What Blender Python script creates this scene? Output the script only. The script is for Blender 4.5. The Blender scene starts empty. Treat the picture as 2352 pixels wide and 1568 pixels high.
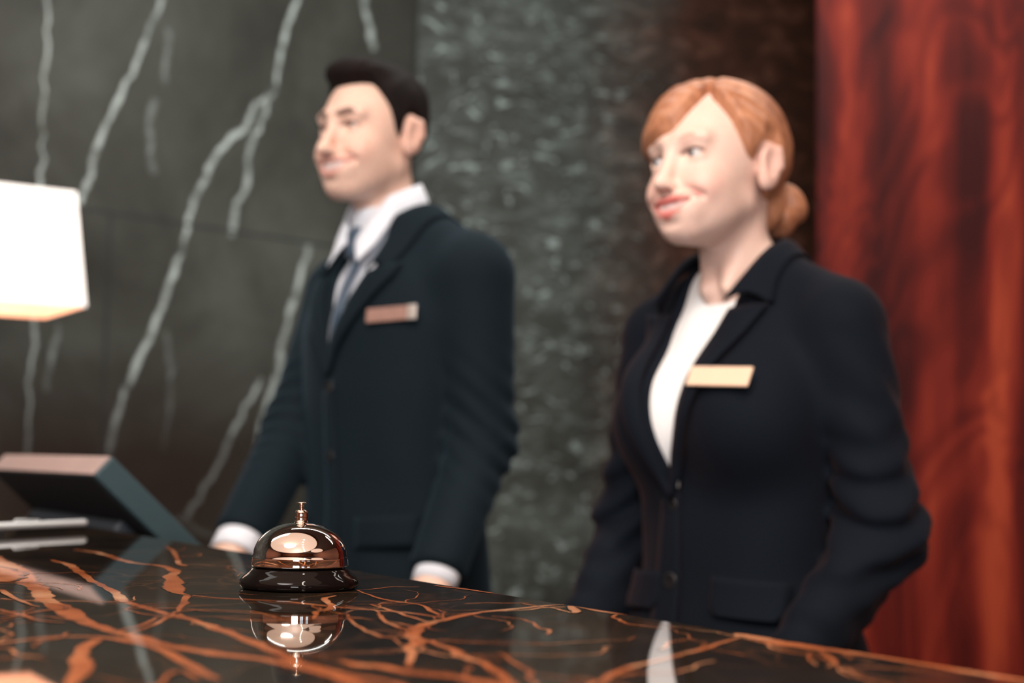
import bpy, math, random
import numpy as np
from mathutils import Vector, Matrix
random.seed(7); np.random.seed(7)
S = bpy.context.scene
COL = S.collection
PI = math.pi
f32 = np.float32

# ------------------------------------------------------------------ helpers
def link(o, parent=None):
    COL.objects.link(o)
    if parent is not None: o.parent = parent
    return o
def tag(o, label=None, cat=None, group=None, kind=None):
    if label: o['label'] = label
    if cat: o['category'] = cat
    if group: o['group'] = group
    if kind: o['kind'] = kind
    return o
def mesh_obj(name, verts, faces, mats, parent=None, smooth=True, mat_idx=None):
    me = bpy.data.meshes.new(name)
    me.from_pydata([tuple(map(float, v)) for v in verts], [], [tuple(map(int, f)) for f in faces])
    if not isinstance(mats, (list, tuple)): mats = [mats]
    for m in mats: me.materials.append(m)
    if smooth: me.polygons.foreach_set('use_smooth', [True]*len(me.polygons))
    if mat_idx is not None: me.polygons.foreach_set('material_index', list(mat_idx))
    me.update()
    return link(bpy.data.objects.new(name, me), parent)
def empty(name, loc=(0, 0, 0), rz=0):
    o = bpy.data.objects.new(name, None); o.location = loc; o.rotation_euler = (0, 0, rz)
    o.empty_display_size = 0.1
    return link(o)

class MB:
    """collects simple shapes into one mesh"""
    def __init__(s): s.v = []; s.f = []; s.m = []
    def add(s, v, f, mi=0):
        b = len(s.v); s.v += [tuple(p) for p in v]; s.f += [tuple(i+b for i in q) for q in f]; s.m += [mi]*len(f)
    def box(s, c, h, M=None, mi=0):
        pts = [Vector((c[0]+sx*h[0], c[1]+sy*h[1], c[2]+sz*h[2])) for sx in (-1, 1) for sy in (-1, 1) for sz in (-1, 1)]
        if M is not None: pts = [M @ p for p in pts]
        s.add(pts, [(0, 1, 3, 2), (4, 6, 7, 5), (0, 4, 5, 1), (2, 3, 7, 6), (0, 2, 6, 4), (1, 5, 7, 3)], mi)
    def prism(s, poly, z0, z1, mi=0):
        n = len(poly)
        v = [(x, y, z0) for x, y in poly] + [(x, y, z1) for x, y in poly]
        f = [tuple(range(n-1, -1, -1)), tuple(range(n, 2*n))] + [(i, (i+1) % n, n+(i+1) % n, n+i) for i in range(n)]
        s.add(v, f, mi)
    def lathe(s, prof, n=64, mi=0, c=(0, 0, 0), M=None):
        v = []; f = []
        for r, z in prof:
            for k in range(n):
                a = 2*PI*k/n; p = Vector((c[0]+r*math.cos(a), c[1]+r*math.sin(a), c[2]+z))
                v.append(M @ p if M is not None else p)
        for i in range(len(prof)-1):
            for k in range(n):
                k2 = (k+1) % n
                f.append((i*n+k, i*n+k2, (i+1)*n+k2, (i+1)*n+k))
        s.add(v, f, mi)
    def tube(s, pts, r, n=12, mi=0):
        pts = [Vector(p) for p in pts]; rs = r if isinstance(r, (list, tuple)) else [r]*len(pts)
        v = []; f = []
        for i, p in enumerate(pts):
            t = (pts[min(i+1, len(pts)-1)]-pts[max(i-1, 0)]).normalized()
            a = t.cross(Vector((0, 0, 1)));
            if a.length < 1e-3: a = t.cross(Vector((0, 1, 0)))
            a.normalize(); b = t.cross(a)
            for k in range(n):
                w = 2*PI*k/n; v.append(p+(a*math.cos(w)+b*math.sin(w))*rs[i])
        for i in range(len(pts)-1):
            for k in range(n):
                f.append((i*n+k, i*n+(k+1) % n, (i+1)*n+(k+1) % n, (i+1)*n+k))
        f.append(tuple(range(n-1, -1, -1))); f.append(tuple(range((len(pts)-1)*n, len(pts)*n)))
        s.add(v, f, mi)
    def build(s, name, mats, parent=None, smooth=False, bevel=0):
        o = mesh_obj(name, s.v, s.f, mats, parent, smooth, s.m)
        if bevel:
            b = o.modifiers.new('bevel', 'BEVEL'); b.width = bevel; b.segments = 3; b.limit_method = 'ANGLE'
            b.harden_normals = False
            o.data.polygons.foreach_set('use_smooth', [True]*len(o.data.polygons))
            w = o.modifiers.new('wn', 'WEIGHTED_NORMAL'); w.keep_sharp = True
        return o

# ------------------------------------------------------------------ materials
class NT:
    def __init__(s, name):
        s.m = bpy.data.materials.new(name); s.m.use_nodes = True
        s.t = s.m.node_tree; s.n = s.t.nodes; s.l = s.t.links
        s.b = s.n['Principled BSDF']
    def N(s, ty, **kw):
        n = s.n.new(ty)
        for k, v in kw.items():
            if k in n.inputs.keys(): n.inputs[k].default_value = v
            else: setattr(n, k, v)
        return n
    def L(s, a, b): s.l.new(a, b)
    def val(s, k, v): s.b.inputs[k].default_value = v
    def ramp(s, src, stops, interp='LINEAR'):
        r = s.n.new('ShaderNodeValToRGB'); r.color_ramp.interpolation = interp
        while len(r.color_ramp.elements) < len(stops): r.color_ramp.elements.new(.5)
        for e, (p, c) in zip(r.color_ramp.elements, stops):
            e.position = p; e.color = (c, c, c, 1) if isinstance(c, (int, float)) else tuple(c)+(1,)
        s.L(src, r.inputs[0]); return r
    def mix(s, fac, a, b, blend='MIX'):
        m = s.n.new('ShaderNodeMix'); m.data_type = 'RGBA'; m.blend_type = blend
        for sock, v in ((m.inputs[0], fac), (m.inputs[6], a), (m.inputs[7], b)):
            if hasattr(v, 'links'): s.L(v, sock)
            elif isinstance(v, (int, float)) : sock.default_value = v if sock == m.inputs[0] else (v, v, v, 1)
            else: sock.default_value = tuple(v)+(1,)
        return m.outputs[2]
    def math(s, op, a, b=0.0, clamp=False):
        m = s.n.new('ShaderNodeMath'); m.operation = op; m.use_clamp = clamp
        for sock, v in ((m.inputs[0], a), (m.inputs[1], b)):
            if hasattr(v, 'links'): s.L(v, sock)
            else: sock.default_value = v
        return m.outputs[0]
    def coord(s, kind='Object', scale=(1, 1, 1), rot=(0, 0, 0), loc=(0, 0, 0)):
        tc = s.n.new('ShaderNodeTexCoord'); mp = s.n.new('ShaderNodeMapping')
        mp.inputs['Scale'].default_value = scale; mp.inputs['Rotation'].default_value = rot; mp.inputs['Location'].default_value = loc
        s.L(tc.outputs[kind], mp.inputs[0]); return mp.outputs[0]
    def noise(s, vec, scale=5, detail=4, rough=.5, dist=0):
        n = s.N('ShaderNodeTexNoise'); n.inputs['Scale'].default_value = scale; n.inputs['Detail'].default_value = detail
        n.inputs['Roughness'].default_value = rough; n.inputs['Distortion'].default_value = dist
        s.L(vec, n.inputs['Vector']); return n.outputs['Fac']
    def bump(s, h, strength=.2, dist=.01):
        b = s.n.new('ShaderNodeBump'); b.inputs['Strength'].default_value = strength; b.inputs['Distance'].default_value = dist
        s.L(h, b.inputs['Height']); s.L(b.outputs[0], s.b.inputs['Normal'])
def plain(name, col, rough=.5, metal=0, var=.06, scale=30, emit=0, bump=0, sheen=0, coat=0, ior=1.5):
    t = NT(name); v = t.coord()
    n = t.noise(v, scale, 3)
    c2 = tuple(max(0, c*(1-2*var)) for c in col); c1 = tuple(c*(1+2*var) for c in col)
    t.L(t.mix(n, c2, c1), t.b.inputs['Base Color'])
    t.val('Roughness', rough); t.val('Metallic', metal); t.val('IOR', ior)
    if emit:
        t.b.inputs['Emission Color'].default_value = tuple(col)+(1,); t.val('Emission Strength', emit)
    if bump: t.bump(n, bump, .002)
    if sheen:
        t.val('Sheen Weight', sheen); t.val('Sheen Roughness', .4)
    if coat: t.val('Coat Weight', coat); t.val('Coat Roughness', .04)
    return t.m

def mat_counter():
    t = NT('polished dark brown marble'); v = t.coord()
    base = t.noise(v, 7, 6, .6, .6)
    bc = t.ramp(base, [(.3, (.009, .0065, .005)), (.55, (.024, .0175, .012)), (.75, (.048, .032, .021))]).outputs[0]
    # fine hairline cracks of the stone
    wn = t.N('ShaderNodeTexNoise'); wn.inputs['Scale'].default_value = 5; wn.inputs['Detail'].default_value = 6
    t.L(v, wn.inputs['Vector'])
    vm = t.N('ShaderNodeVectorMath', operation='MULTIPLY_ADD'); t.L(wn.outputs['Color'], vm.inputs[0]); vm.inputs[1].default_value = (.22, .22, 0); t.L(v, vm.inputs[2])
    vo = t.N('ShaderNodeTexVoronoi', feature='DISTANCE_TO_EDGE'); vo.inputs['Scale'].default_value = 6.5; t.L(vm.outputs[0], vo.inputs['Vector'])
    l1 = t.ramp(vo.outputs['Distance'], [(0, 1.0), (.012, .35), (.03, 0)]).outputs[0]
    vo2 = t.N('ShaderNodeTexVoronoi', feature='DISTANCE_TO_EDGE'); vo2.inputs['Scale'].default_value = 22; t.L(vm.outputs[0], vo2.inputs['Vector'])
    l2 = t.ramp(vo2.outputs['Distance'], [(0, 1.0), (.02, .3), (.05, 0)]).outputs[0]
    patch = t.ramp(t.noise(v, 5, 3, .5), [(.5, 0.0), (.68, 1.0)]).outputs[0]
    patch1 = t.ramp(t.noise(v, 3, 3, .5), [(.42, 0.0), (.62, 1.0)]).outputs[0]
    f2 = t.math('MULTIPLY', l2, patch); f1 = t.math('MULTIPLY', l1, patch1)
    f = t.math('MULTIPLY', t.math('MAXIMUM', f1, f2), .5)
    c = t.mix(f, bc, (.22, .085, .032))
    # big veins, traced as strips in the mesh with an attribute that falls off to their edges
    at = t.N('ShaderNodeAttribute', attribute_name='vein')
    jag = t.noise(v, 60, 5, .65); jag2 = t.noise(v, 16, 4, .6)
    a = t.math('ADD', at.outputs['Fac'], t.math('MULTIPLY', t.math('SUBTRACT', jag, .5), .9))
    a = t.math('ADD', a, t.math('MULTIPLY', t.math('SUBTRACT', jag2, .5), .7))
    fac = t.ramp(a, [(.26, 0.0), (.44, .92), (1, 1)]).outputs[0]
    fac = t.math('MULTIPLY', fac, t.ramp(at.outputs['Fac'], [(0, 0.0), (.12, 1.0)]).outputs[0])
    vc = t.ramp(t.noise(v, 12, 5, .6), [(.3, (.30, .075, .025)), (.5, (.56, .17, .06)), (.68, (.85, .46, .25))]).outputs[0]
    t.L(t.mix(fac, c, vc), t.b.inputs['Base Color'])
    t.val('Roughness', .025); t.val('IOR', 1.6); t.val('Specular IOR Level', .5)
    return t.m

def mat_wallstone(name='dark green grey slab stone', brown=False):
    t = NT(name); v = t.coord('Object')
    big = t.noise(v, 1.5, 6, .6, .6)
    bc = t.ramp(big, [(.3, (.024, .021, .017)), (.5, (.052, .052, .043)), (.7, (.095, .099, .086))]).outputs[0]
    at = t.N('ShaderNodeAttribute', attribute_name='vein')
    jag = t.noise(v, 15, 3, .6)
    a = t.math('MULTIPLY', at.outputs['Fac'], t.math('MULTIPLY', t.ramp(jag, [(.36, .12), (.66, 1.0)]).outputs[0], 1.9))
    c = t.mix(t.math('MINIMUM', a, 1), bc, (.52, .58, .55))
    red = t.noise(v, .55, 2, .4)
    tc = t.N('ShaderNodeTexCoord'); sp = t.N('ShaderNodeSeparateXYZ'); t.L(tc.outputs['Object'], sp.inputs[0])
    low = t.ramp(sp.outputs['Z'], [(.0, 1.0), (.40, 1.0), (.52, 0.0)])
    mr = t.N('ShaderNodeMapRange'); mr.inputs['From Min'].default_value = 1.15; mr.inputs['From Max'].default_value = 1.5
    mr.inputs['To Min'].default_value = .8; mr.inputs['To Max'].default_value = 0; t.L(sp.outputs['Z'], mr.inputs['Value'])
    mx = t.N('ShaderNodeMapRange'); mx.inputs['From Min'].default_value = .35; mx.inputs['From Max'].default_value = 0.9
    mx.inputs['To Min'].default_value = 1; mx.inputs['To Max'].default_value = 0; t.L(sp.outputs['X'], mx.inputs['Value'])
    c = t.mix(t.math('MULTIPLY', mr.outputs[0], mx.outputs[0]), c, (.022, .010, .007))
    t.L(c, t.b.inputs['Base Color']); t.val('Roughness', .55); t.val('Specular IOR Level', .25)
    return t.m

def mat_mottled():
    t = NT('mottled green grey marble'); v = t.coord('Object', (1, 1, 1.9), (0, .12, 0))
    big = t.noise(v, 1.6, 4, .5, .5)
    fl = t.noise(v, 8.5, 5, .6, 1.0); fl2 = t.noise(v, 15, 2, .5, .8)
    bc = t.ramp(big, [(.3, (.026, .026, .021)), (.55, (.052, .056, .048)), (.75, (.092, .104, .092))]).outputs[0]
    spots = t.ramp(fl, [(.50, 0.0), (.60, .35), (.72, 1.0)]).outputs[0]
    sp2 = t.ramp(fl2, [(.60, 0.0), (.70, 1.0)]).outputs[0]
    dark = t.ramp(fl, [(.30, 1.0), (.48, 0.0)]).outputs[0]
    c = t.mix(t.math('MULTIPLY', dark, .6), bc, (.016, .015, .012))
    c = t.mix(t.math('MULTIPLY', spots, .85), c, (.17, .20, .185))
    c = t.mix(t.math('MULTIPLY', sp2, .75), c, (.34, .40, .38))
    # reflection of the red timber, painted into the stone as a brown gradient
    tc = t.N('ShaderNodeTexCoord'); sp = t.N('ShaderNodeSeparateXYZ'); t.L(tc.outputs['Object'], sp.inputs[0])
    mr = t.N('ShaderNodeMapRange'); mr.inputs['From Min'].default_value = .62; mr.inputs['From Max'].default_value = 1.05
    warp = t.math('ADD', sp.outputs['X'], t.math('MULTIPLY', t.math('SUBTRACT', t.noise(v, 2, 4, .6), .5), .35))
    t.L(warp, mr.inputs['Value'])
    wood_refl = t.ramp(fl, [(.3, (.016, .006, .003)), (.55, (.055, .018, .009)), (.75, (.16, .07, .042))]).outputs[0]
    c = t.mix(mr.outputs[0], c, wood_refl)
    t.L(c, t.b.inputs['Base Color']); t.val('Roughness', .6); t.val('Specular IOR Level', .25)
    return t.m

def mat_redwood():
    t = NT('red flame grained wood veneer'); 
    v = t.coord('Object', (1, 1, .22))
    w = t.noise(v, 3.0, 5, .55, .9)
    w2 = t.noise(t.coord('Object', (1, 1, .10)), 9, 5, .6, .6)
    wv = t.N('ShaderNodeTexWave', wave_type='BANDS', bands_direction='X'); wv.inputs['Scale'].default_value = 1.5; wv.inputs['Distortion'].default_value = 6
    wv.inputs['Detail'].default_value = 3; wv.inputs['Detail Scale'].default_value = 1.6; t.L(t.coord('Object', (1, 1, .16)), wv.inputs['Vector'])
    fl = t.noise(t.coord('Object', (1, 1, .30)), 2.6, 3, .5, 1.1)
    ring = t.math('MULTIPLY', t.math('SINE', t.math('MULTIPLY', fl, 75)), .055)
    w = t.math('ADD', w, ring)
    h = t.math('ADD', t.math('MULTIPLY', w, .55), t.math('ADD', t.math('MULTIPLY', w2, .33), t.math('MULTIPLY', wv.outputs['Fac'], .12)))
    c = t.ramp(h, [(.36, (.030, .0018, .0015)), (.47, (.085, .0060, .0035)), (.56, (.165, .015, .0075)), (.68, (.32, .045, .018))]).outputs[0]
    t.L(c, t.b.inputs['Base Color']); t.val('Roughness', .6); t.val('Specular IOR Level', .12)
    return t.m

def mat_skin():
    t = NT('skin'); at = t.N('ShaderNodeAttribute', attribute_name='tint')
    n = t.noise(t.coord(), 90, 3)
    t.L(t.mix(t.math('MULTIPLY', n, .08), at.outputs['Color'], (.45, .20, .15)), t.b.inputs['Base Color'])
    t.val('Roughness', .42); t.val('Subsurface Weight', .25)
    t.b.inputs['Subsurface Radius'].default_value = (1, .35, .2); t.val('Subsurface Scale', .006)
    t.val('Specular IOR Level', .35)
    return t.m
def mat_hair(name, dark, light, rough=.35):
    t = NT(name); v = t.coord('Object', (1, .35, .35))
    n = t.noise(v, 160, 3, .6, .2); n2 = t.noise(t.coord('Object'), 18, 4)
    f = t.math('ADD', t.math('MULTIPLY', n, .55), t.math('MULTIPLY', n2, .45))
    t.L(t.ramp(f, [(.3, dark), (.7, light)]).outputs[0], t.b.inputs['Base Color'])
    t.val('Roughness', rough); t.bump(n, .5, .002); t.val('Specular IOR Level', .5 if rough < .6 else .2)
    return t.m
def mat_cloth(name, col, sheencol=(.3, .3, .35), sheen=.3, rough=.8):
    t = NT(name); v = t.coord()
    n = t.noise(v, 500, 2); n2 = t.noise(v, 6, 3)
    c = t.mix(n2, tuple(x*.75 for x in col), tuple(x*1.3 for x in col))
    t.L(c, t.b.inputs['Base Color']); t.val('Roughness', rough)
    t.val('Sheen Weight', sheen); t.b.inputs['Sheen Tint'].default_value = tuple(sheencol)+(1,); t.val('Sheen Roughness', .45)
    t.val('Specular IOR Level', .10)
    t.bump(n, .15, .001)
    return t.m

M = {}
M['counter'] = mat_counter()
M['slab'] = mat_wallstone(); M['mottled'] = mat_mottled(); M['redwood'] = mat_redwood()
M['joint'] = plain('stone joint', (.02, .02, .018), .6)
M['skin'] = mat_skin()
M['darkhair'] = mat_hair('very dark brown hair', (.003, .0015, .0012), (.010, .004, .003), .75)
M['redhair'] = mat_hair('copper blond hair', (.25, .080, .036), (.68, .32, .17), .42)
M['suit'] = mat_cloth('navy suit wool', (.0060, .0118, .0165), (.3, .5, .65), .09)
M['wsuit'] = mat_cloth('midnight blazer wool', (.0042, .0072, .0120), (.75, .42, .40), .06)
M['white'] = mat_cloth('white cotton', (.76, .81, .88), (1, 1, 1), .1, .7)
M['tee'] = mat_cloth('white knit', (.86, .86, .85), (1, 1, 1), .1, .7)
M['tie'] = plain('slate blue silk', (.05, .085, .13), .4, 0, .15, 80, sheen=.3)
M['button'] = plain('dark horn button', (.012, .011, .012), .35)
M['badge_copper'] = plain('rose brown metal badge', (.38, .23, .19), .35, .4, .1, 60)
M['badge_peach'] = plain('pale peach metal badge', (.90, .62, .44), .4, .1, .02, 60)
M['badge_silver'] = plain('silver badge edge', (.6, .58, .55), .3, .7)
M['silver'] = plain('satin silver', (.80, .83, .84), .35, .35, .03)
M['chrome'] = plain('polished chrome', (.86, .82, .78), .03, 1, .0)
M['nickel'] = plain('warm nickel', (.78, .66, .56), .12, 1, .02)
M['blackgloss'] = plain('black gloss enamel', (.006, .004, .0035), .04, .0, .0, ior=1.25)
M['shade'] = None
M['darkwood'] = plain('dark wood', (.02, .013, .010), .5, 0, .3, 8)
M['beige'] = plain('brown lobby panelling', (.42, .17, .10), .9, 0, .03, 3)
M['ceil'] = plain('brown lobby ceiling', (.16, .095, .065), .9, 0, .02, 2)
M['floor'] = plain('dark stone floor', (.06, .045, .036), .25, 0, .2, 4)
M['moncase'] = plain('blue black monitor plastic', (.028, .056, .066), .45, 0, .05)
M['monback'] = plain('black monitor plastic', (.002, .0022, .0025), .8)
M['monrim'] = plain('brushed bronze grey rim', (.44, .32, .29), .5, .1, .05)
M['housing'] = plain('grey blue housing plastic', (.05, .062, .075), .5)
M['screen'] = plain('screen glass', (.01, .012, .014), .1)
M['brass'] = plain('aged brass', (.45, .28, .12), .3, 1, .05)
M['sclera'] = plain('eye white', (.58, .55, .54), .25, 0, .02)
M['iris'] = plain('grey blue iris', (.10, .13, .14), .2, 0, .2, 400)
M['iris_d'] = plain('brown iris', (.05, .025, .015), .2, 0, .2, 400)
M['pupil'] = plain('pupil', (.002, .002, .002), .1)
M['leather'] = plain('black leather', (.012, .011, .011), .35)
M['lamp_on'] = plain('warm lit lamp', (1, .72, .45), .5, emit=40)
M['panel_on'] = plain('lit ceiling panel', (.95, .66, .50), .5, emit=.8)
M['daylight'] = plain('bright daylight outside', (.72, .85, 1), .5, emit=2.2)
M['frame'] = plain('grey window frame', (.10, .11, .12), .4)
# ------------------------------------------------------------------ distance field modelling
def vlen(x, y, z): return np.sqrt(x*x+y*y+z*z)
def ell(P, c, r):
    x, y, z = P[0]-f32(c[0]), P[1]-f32(c[1]), P[2]-f32(c[2])
    k0 = vlen(x/r[0], y/r[1], z/r[2]); k1 = vlen(x/(r[0]**2), y/(r[1]**2), z/(r[2]**2))
    return k0*(k0-1)/np.maximum(k1, 1e-6)
def cap(P, a, b, ra, rb=None):
    if rb is None: rb = ra
    d = [b[i]-a[i] for i in range(3)]; L2 = max(sum(q*q for q in d), 1e-12)
    x, y, z = P[0]-f32(a[0]), P[1]-f32(a[1]), P[2]-f32(a[2])
    t = np.clip((x*d[0]+y*d[1]+z*d[2])/L2, 0, 1)
    return vlen(x-t*d[0], y-t*d[1], z-t*d[2])-(ra+(rb-ra)*t)
def smin(a, b, k):
    h = np.maximum(k-np.abs(a-b), 0)/k
    return np.minimum(a, b)-h*h*k*.25
def smax(a, b, k): return -smin(-a, -b, k)
def sstep(e0, e1, x):
    t = np.clip((x-e0)/(e1-e0), 0, 1); return t*t*(3-2*t)
def axis(lo, hi, step, fine=()):
    """grid line positions from lo to hi; inside each (a, b, s) of fine the step is s"""
    out = [lo]; x = lo
    while x < hi:
        s = step
        for a, b, fs in fine:
            if a <= x < b: s = min(s, fs)
        x += s; out.append(x)
    return np.array(out, f32)
def surface_nets(F, xs, ys, zs):
    nx, ny, nz = F.shape; s = F < 0
    cn = ((nx-1), (ny-1), (nz-1)); strides = (cn[1]*cn[2], cn[2], 1)
    ids = []; pos = []; quads = []
    ax = (xs, ys, zs)
    for A in range(3):
        sl0 = [slice(None)]*3; sl1 = [slice(None)]*3; sl0[A] = slice(0, -1); sl1[A] = slice(1, None)
        s0 = s[tuple(sl0)]; s1 = s[tuple(sl1)]
        I = np.array(np.nonzero(s0 != s1))
        J = I.copy(); J[A] += 1
        f0 = F[tuple(I)]; f1 = F[tuple(J)]; t = f0/(f0-f1)
        p = np.stack([ax[k][I[k]] for k in range(3)], 1)
        p[:, A] = ax[A][I[A]]*(1-t)+ax[A][J[A]]*t
        B, C = (A+1) % 3, (A+2) % 3
        quad = []
        ok = (I[B] > 0) & (I[C] > 0) & (I[B] < F.shape[B]-1) & (I[C] < F.shape[C]-1)
        I = I[:, ok]; p = p[ok]; inside = s0[tuple(I)]
        for db, dc in ((1, 1), (0, 1), (0, 0), (1, 0)):
            Q = I.copy(); Q[B] -= db; Q[C] -= dc
            cid = Q[0]*strides[0]+Q[1]*strides[1]+Q[2]; quad.append(cid); ids.append(cid); pos.append(p)
        q = np.stack(quad, 1)
        q[~inside] = q[~inside][:, ::-1]
        quads.append(q)
    ids = np.concatenate(ids); pos = np.concatenate(pos)
    u, inv = np.unique(ids, return_inverse=True); cnt = np.bincount(inv)
    V = np.stack([np.bincount(inv, pos[:, k])/cnt for k in range(3)], 1)
    Q = np.concatenate(quads); Q = np.searchsorted(u, Q)
    return V, Q
def relax(V, Q, n=1, lam=.5):
    for _ in range(n):
        acc = np.zeros_like(V); cnt = np.zeros(len(V))
        for a in range(4):
            for b in ((a+1) % 4, (a+3) % 4):
                np.add.at(acc, Q[:, a], V[Q[:, b]]); np.add.at(cnt, Q[:, a], 1)
        V = V*(1-lam)+lam*acc/np.maximum(cnt, 1)[:, None]
    return V
def grid_sdf(fn, xs, ys, zs):
    X, Y, Z = np.meshgrid(xs, ys, zs, indexing='ij')
    return fn((X, Y, Z)).astype(f32)
def sdf_mesh(name, fn, xs, ys, zs, mats, parent=None, rl=1):
    F = grid_sdf(fn, xs, ys, zs); V, Q = surface_nets(F, xs, ys, zs)
    if rl: V = relax(V, Q, rl)
    return fast_mesh(name, V, Q, mats, parent)
def fast_mesh(name, V, Q, mats, parent=None):
    me = bpy.data.meshes.new(name)
    me.vertices.add(len(V)); me.vertices.foreach_set('co', V.astype(f32).ravel())
    n = len(Q); k = Q.shape[1]
    me.loops.add(n*k); me.loops.foreach_set('vertex_index', Q.astype(np.int32).ravel())
    me.polygons.add(n); me.polygons.foreach_set('loop_start', np.arange(0, n*k, k, dtype=np.int32))
    me.polygons.foreach_set('loop_total', np.full(n, k, np.int32))
    me.polygons.foreach_set('use_smooth', np.ones(n, bool))
    if not isinstance(mats, (list, tuple)): mats = [mats]
    for m in mats: me.materials.append(m)
    me.update(calc_edges=True); me.validate()
    return link(bpy.data.objects.new(name, me), parent)
def sub_block(F, xs, ys, zs, lo, hi, fn, k):
    """smooth-union fn into F inside the box lo..hi"""
    r = [(max(np.searchsorted(a, l)-1, 0), min(np.searchsorted(a, h)+1, len(a))) for a, l, h in zip((xs, ys, zs), lo, hi)]
    sl = tuple(slice(a, b) for a, b in r)
    P = np.meshgrid(xs[sl[0]], ys[sl[1]], zs[sl[2]], indexing='ij')
    d = fn(P)
    F[sl] = smin(F[sl], d, k) if k > 0 else np.minimum(F[sl], d)

# ---- heads. origin between the eyes' height and the ears, face towards -y
class Head:
    def __init__(s, sex, loc, yaw, pitch, roll, scale):
        s.sex = sex; s.loc = np.array(loc); s.scale = scale
        R = Matrix.Rotation(yaw, 3, 'Z') @ Matrix.Rotation(roll, 3, 'Y') @ Matrix.Rotation(pitch, 3, 'X')
        s.R = np.array(R)
    def to_local(s, P):
        x, y, z = P[0]-s.loc[0], P[1]-s.loc[1], P[2]-s.loc[2]; R = s.R; k = 1/s.scale
        return ((x*R[0, 0]+y*R[1, 0]+z*R[2, 0])*k, (x*R[0, 1]+y*R[1, 1]+z*R[2, 1])*k, (x*R[0, 2]+y*R[1, 2]+z*R[2, 2])*k)
    def to_body(s, p):
        return s.loc+s.scale*(s.R @ np.array(p))
    def wrap(s, fn): return lambda P: fn(s.to_local(P))*s.scale
    def skull(s, P):
        m = s.sex == 'm'
        d = ell(P, (0, .010 if m else .012, .033), (.0755, .093 if m else .096, .080 if not m else .083))
        d = smin(d, ell(P, (0, -.030, -.012), (.064 if m else .0605, .066, .088)), .03)
        return d
    def skin(s, P):
        m = s.sex == 'm'
        A = (np.abs(P[0]), P[1], P[2])
        d = s.skull(P)
        if m:
            d = smin(d, ell(A, (0, -.036, -.070), (.050, .050, .046)), .025)
            d = smin(d, cap(A, (.050, .004, -.058), (.018, -.067, -.099), .012, .014), .035)
            d = smin(d, ell(A, (0, -.077, -.101), (.022, .017, .017)), .018)
            d = smin(d, ell(A, (.040, -.066, -.036), (.022, .021, .020)), .025)
            d = smin(d, ell(A, (.034, -.046, -.058), (.025, .030, .032)), .025)
            d = smin(d, cap(A, (.012, -.090, .022), (.046, -.079, .022), .0105, .008), .016)
        else:
            d = smin(d, ell(A, (0, -.042, -.066), (.043, .049, .044)), .024)
            d = smin(d, cap(A, (.043, .0, -.054), (.013, -.072, -.094), .010, .011), .03)
            d = smin(d, ell(A, (0, -.079, -.096), (.018, .016, .016)), .02)
            d = smin(d, ell(A, (.035, -.064, -.036), (.022, .022, .020)), .024)
            d = smin(d, ell(A, (.029, -.046, -.056), (.023, .030, .030)), .024)
            d = smin(d, cap(A, (.012, -.090, .022), (.044, -.080, .022), .007, .006), .018)
        d = smin(d, ell(A, (0, -.086, -.072), (.030, .019, .022)), .02)          # muzzle
        # eye sockets, lids
        d = smax(d, -ell(A, (.032, -.106, .002), (.021, .017, .0125)), .014)
        d = smin(d, ell(A, (.0315, -.0765, 0), (.0155, .0152, .0145)), .006)
        d = smax(d, -ell(A, (.0315, -.093, .0002), (.0145, .012, .0033 if m else .0058)), .002)
        # nose
        nl = -.120 if m else -.117
        d = smin(d, cap(A, (0, -.092, .012), (0, nl+.006, -.036), .0075, .0095), .014)
        d = smin(d, ell(A, (0, nl, -.042), (.0115 if m else .0095, .0105, .0100 if m else .0088)), .008)
        d = smin(d, ell(A, (.0120 if m else .0100, -.1030, -.045), (.0078 if m else .0065, .011, .0080 if m else .0068)), .007)
        d = smax(d, -ell(A, (.0065, -.112, -.0535), (.0042, .006, .0035)), .004)
        # smile: cheeks lifted, fold, open mouth with teeth row
        d = smin(d, ell(A, (.034, -.076, -.046), (.015, .012, .013)), .020)
        d = smax(d, -cap(A, (.018, -.104, -.045), (.042, -.084, -.058), .0028, .0024), .011)
        d = smin(d, ell(A, (0, -.078, -.070), (.037, .020, .020)), .012)
        d = smax(d, -s.cavity(A), .003)
        d = smin(d, s.teeth(A), .001)        # teeth
        for a, b, r0, r1 in s.lips(): d = smin(d, cap(A, a, b, r0, r1), .004)
        d = smax(d, -ell(A, (0, -.104, -.0945), (.018, .006, .004)), .008)
        # ears
        er = 1.0 if m else .98
        e = ell(A, (.079, .016, -.004), (.0085, .021*er, .033*er)); e = smin(e, ell(A, (.075, .010, -.024), (.008, .012, .016)), .008)
        # tilt outwards: outer part sits wider
        e = smin(e, cap(A, (.083, .030, .018), (.083, .033, -.004), .006), .008)
        e = smax(e, -ell(A, (.0885, .012, -.004), (.0075, .011, .019)), .005)
        d = smin(d, e, .006)
        return d
    def mz(s): return (.0060, .0405, .0585) if s.sex == 'm' else (.0030, .0400, .0590)
    def teeth(s, A):
        u, cx, _ = s.mz(); z = -.0735+u
        e = .0016 if s.sex == 'm' else 0; z -= e
        return np.minimum(cap(A, (0, -.0945, z+.001), (.016, -.0915, z+.003), .0070+e, .0062+e), cap(A, (.016, -.0915, z+.003), (cx-.006, -.0815, z+.0085), .0062, .002))
    def cavity(s, A):
        u, cx, _ = s.mz(); z = -.0735+u
        e = .0018 if s.sex == 'm' else 0; z -= e
        return np.minimum(cap(A, (0, -.1010, z), (.016, -.0985, z+.002), .0078+e, .0068+e), cap(A, (.016, -.0985, z+.002), (cx-.004, -.0865, z+.010), .0068, .002))
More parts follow.
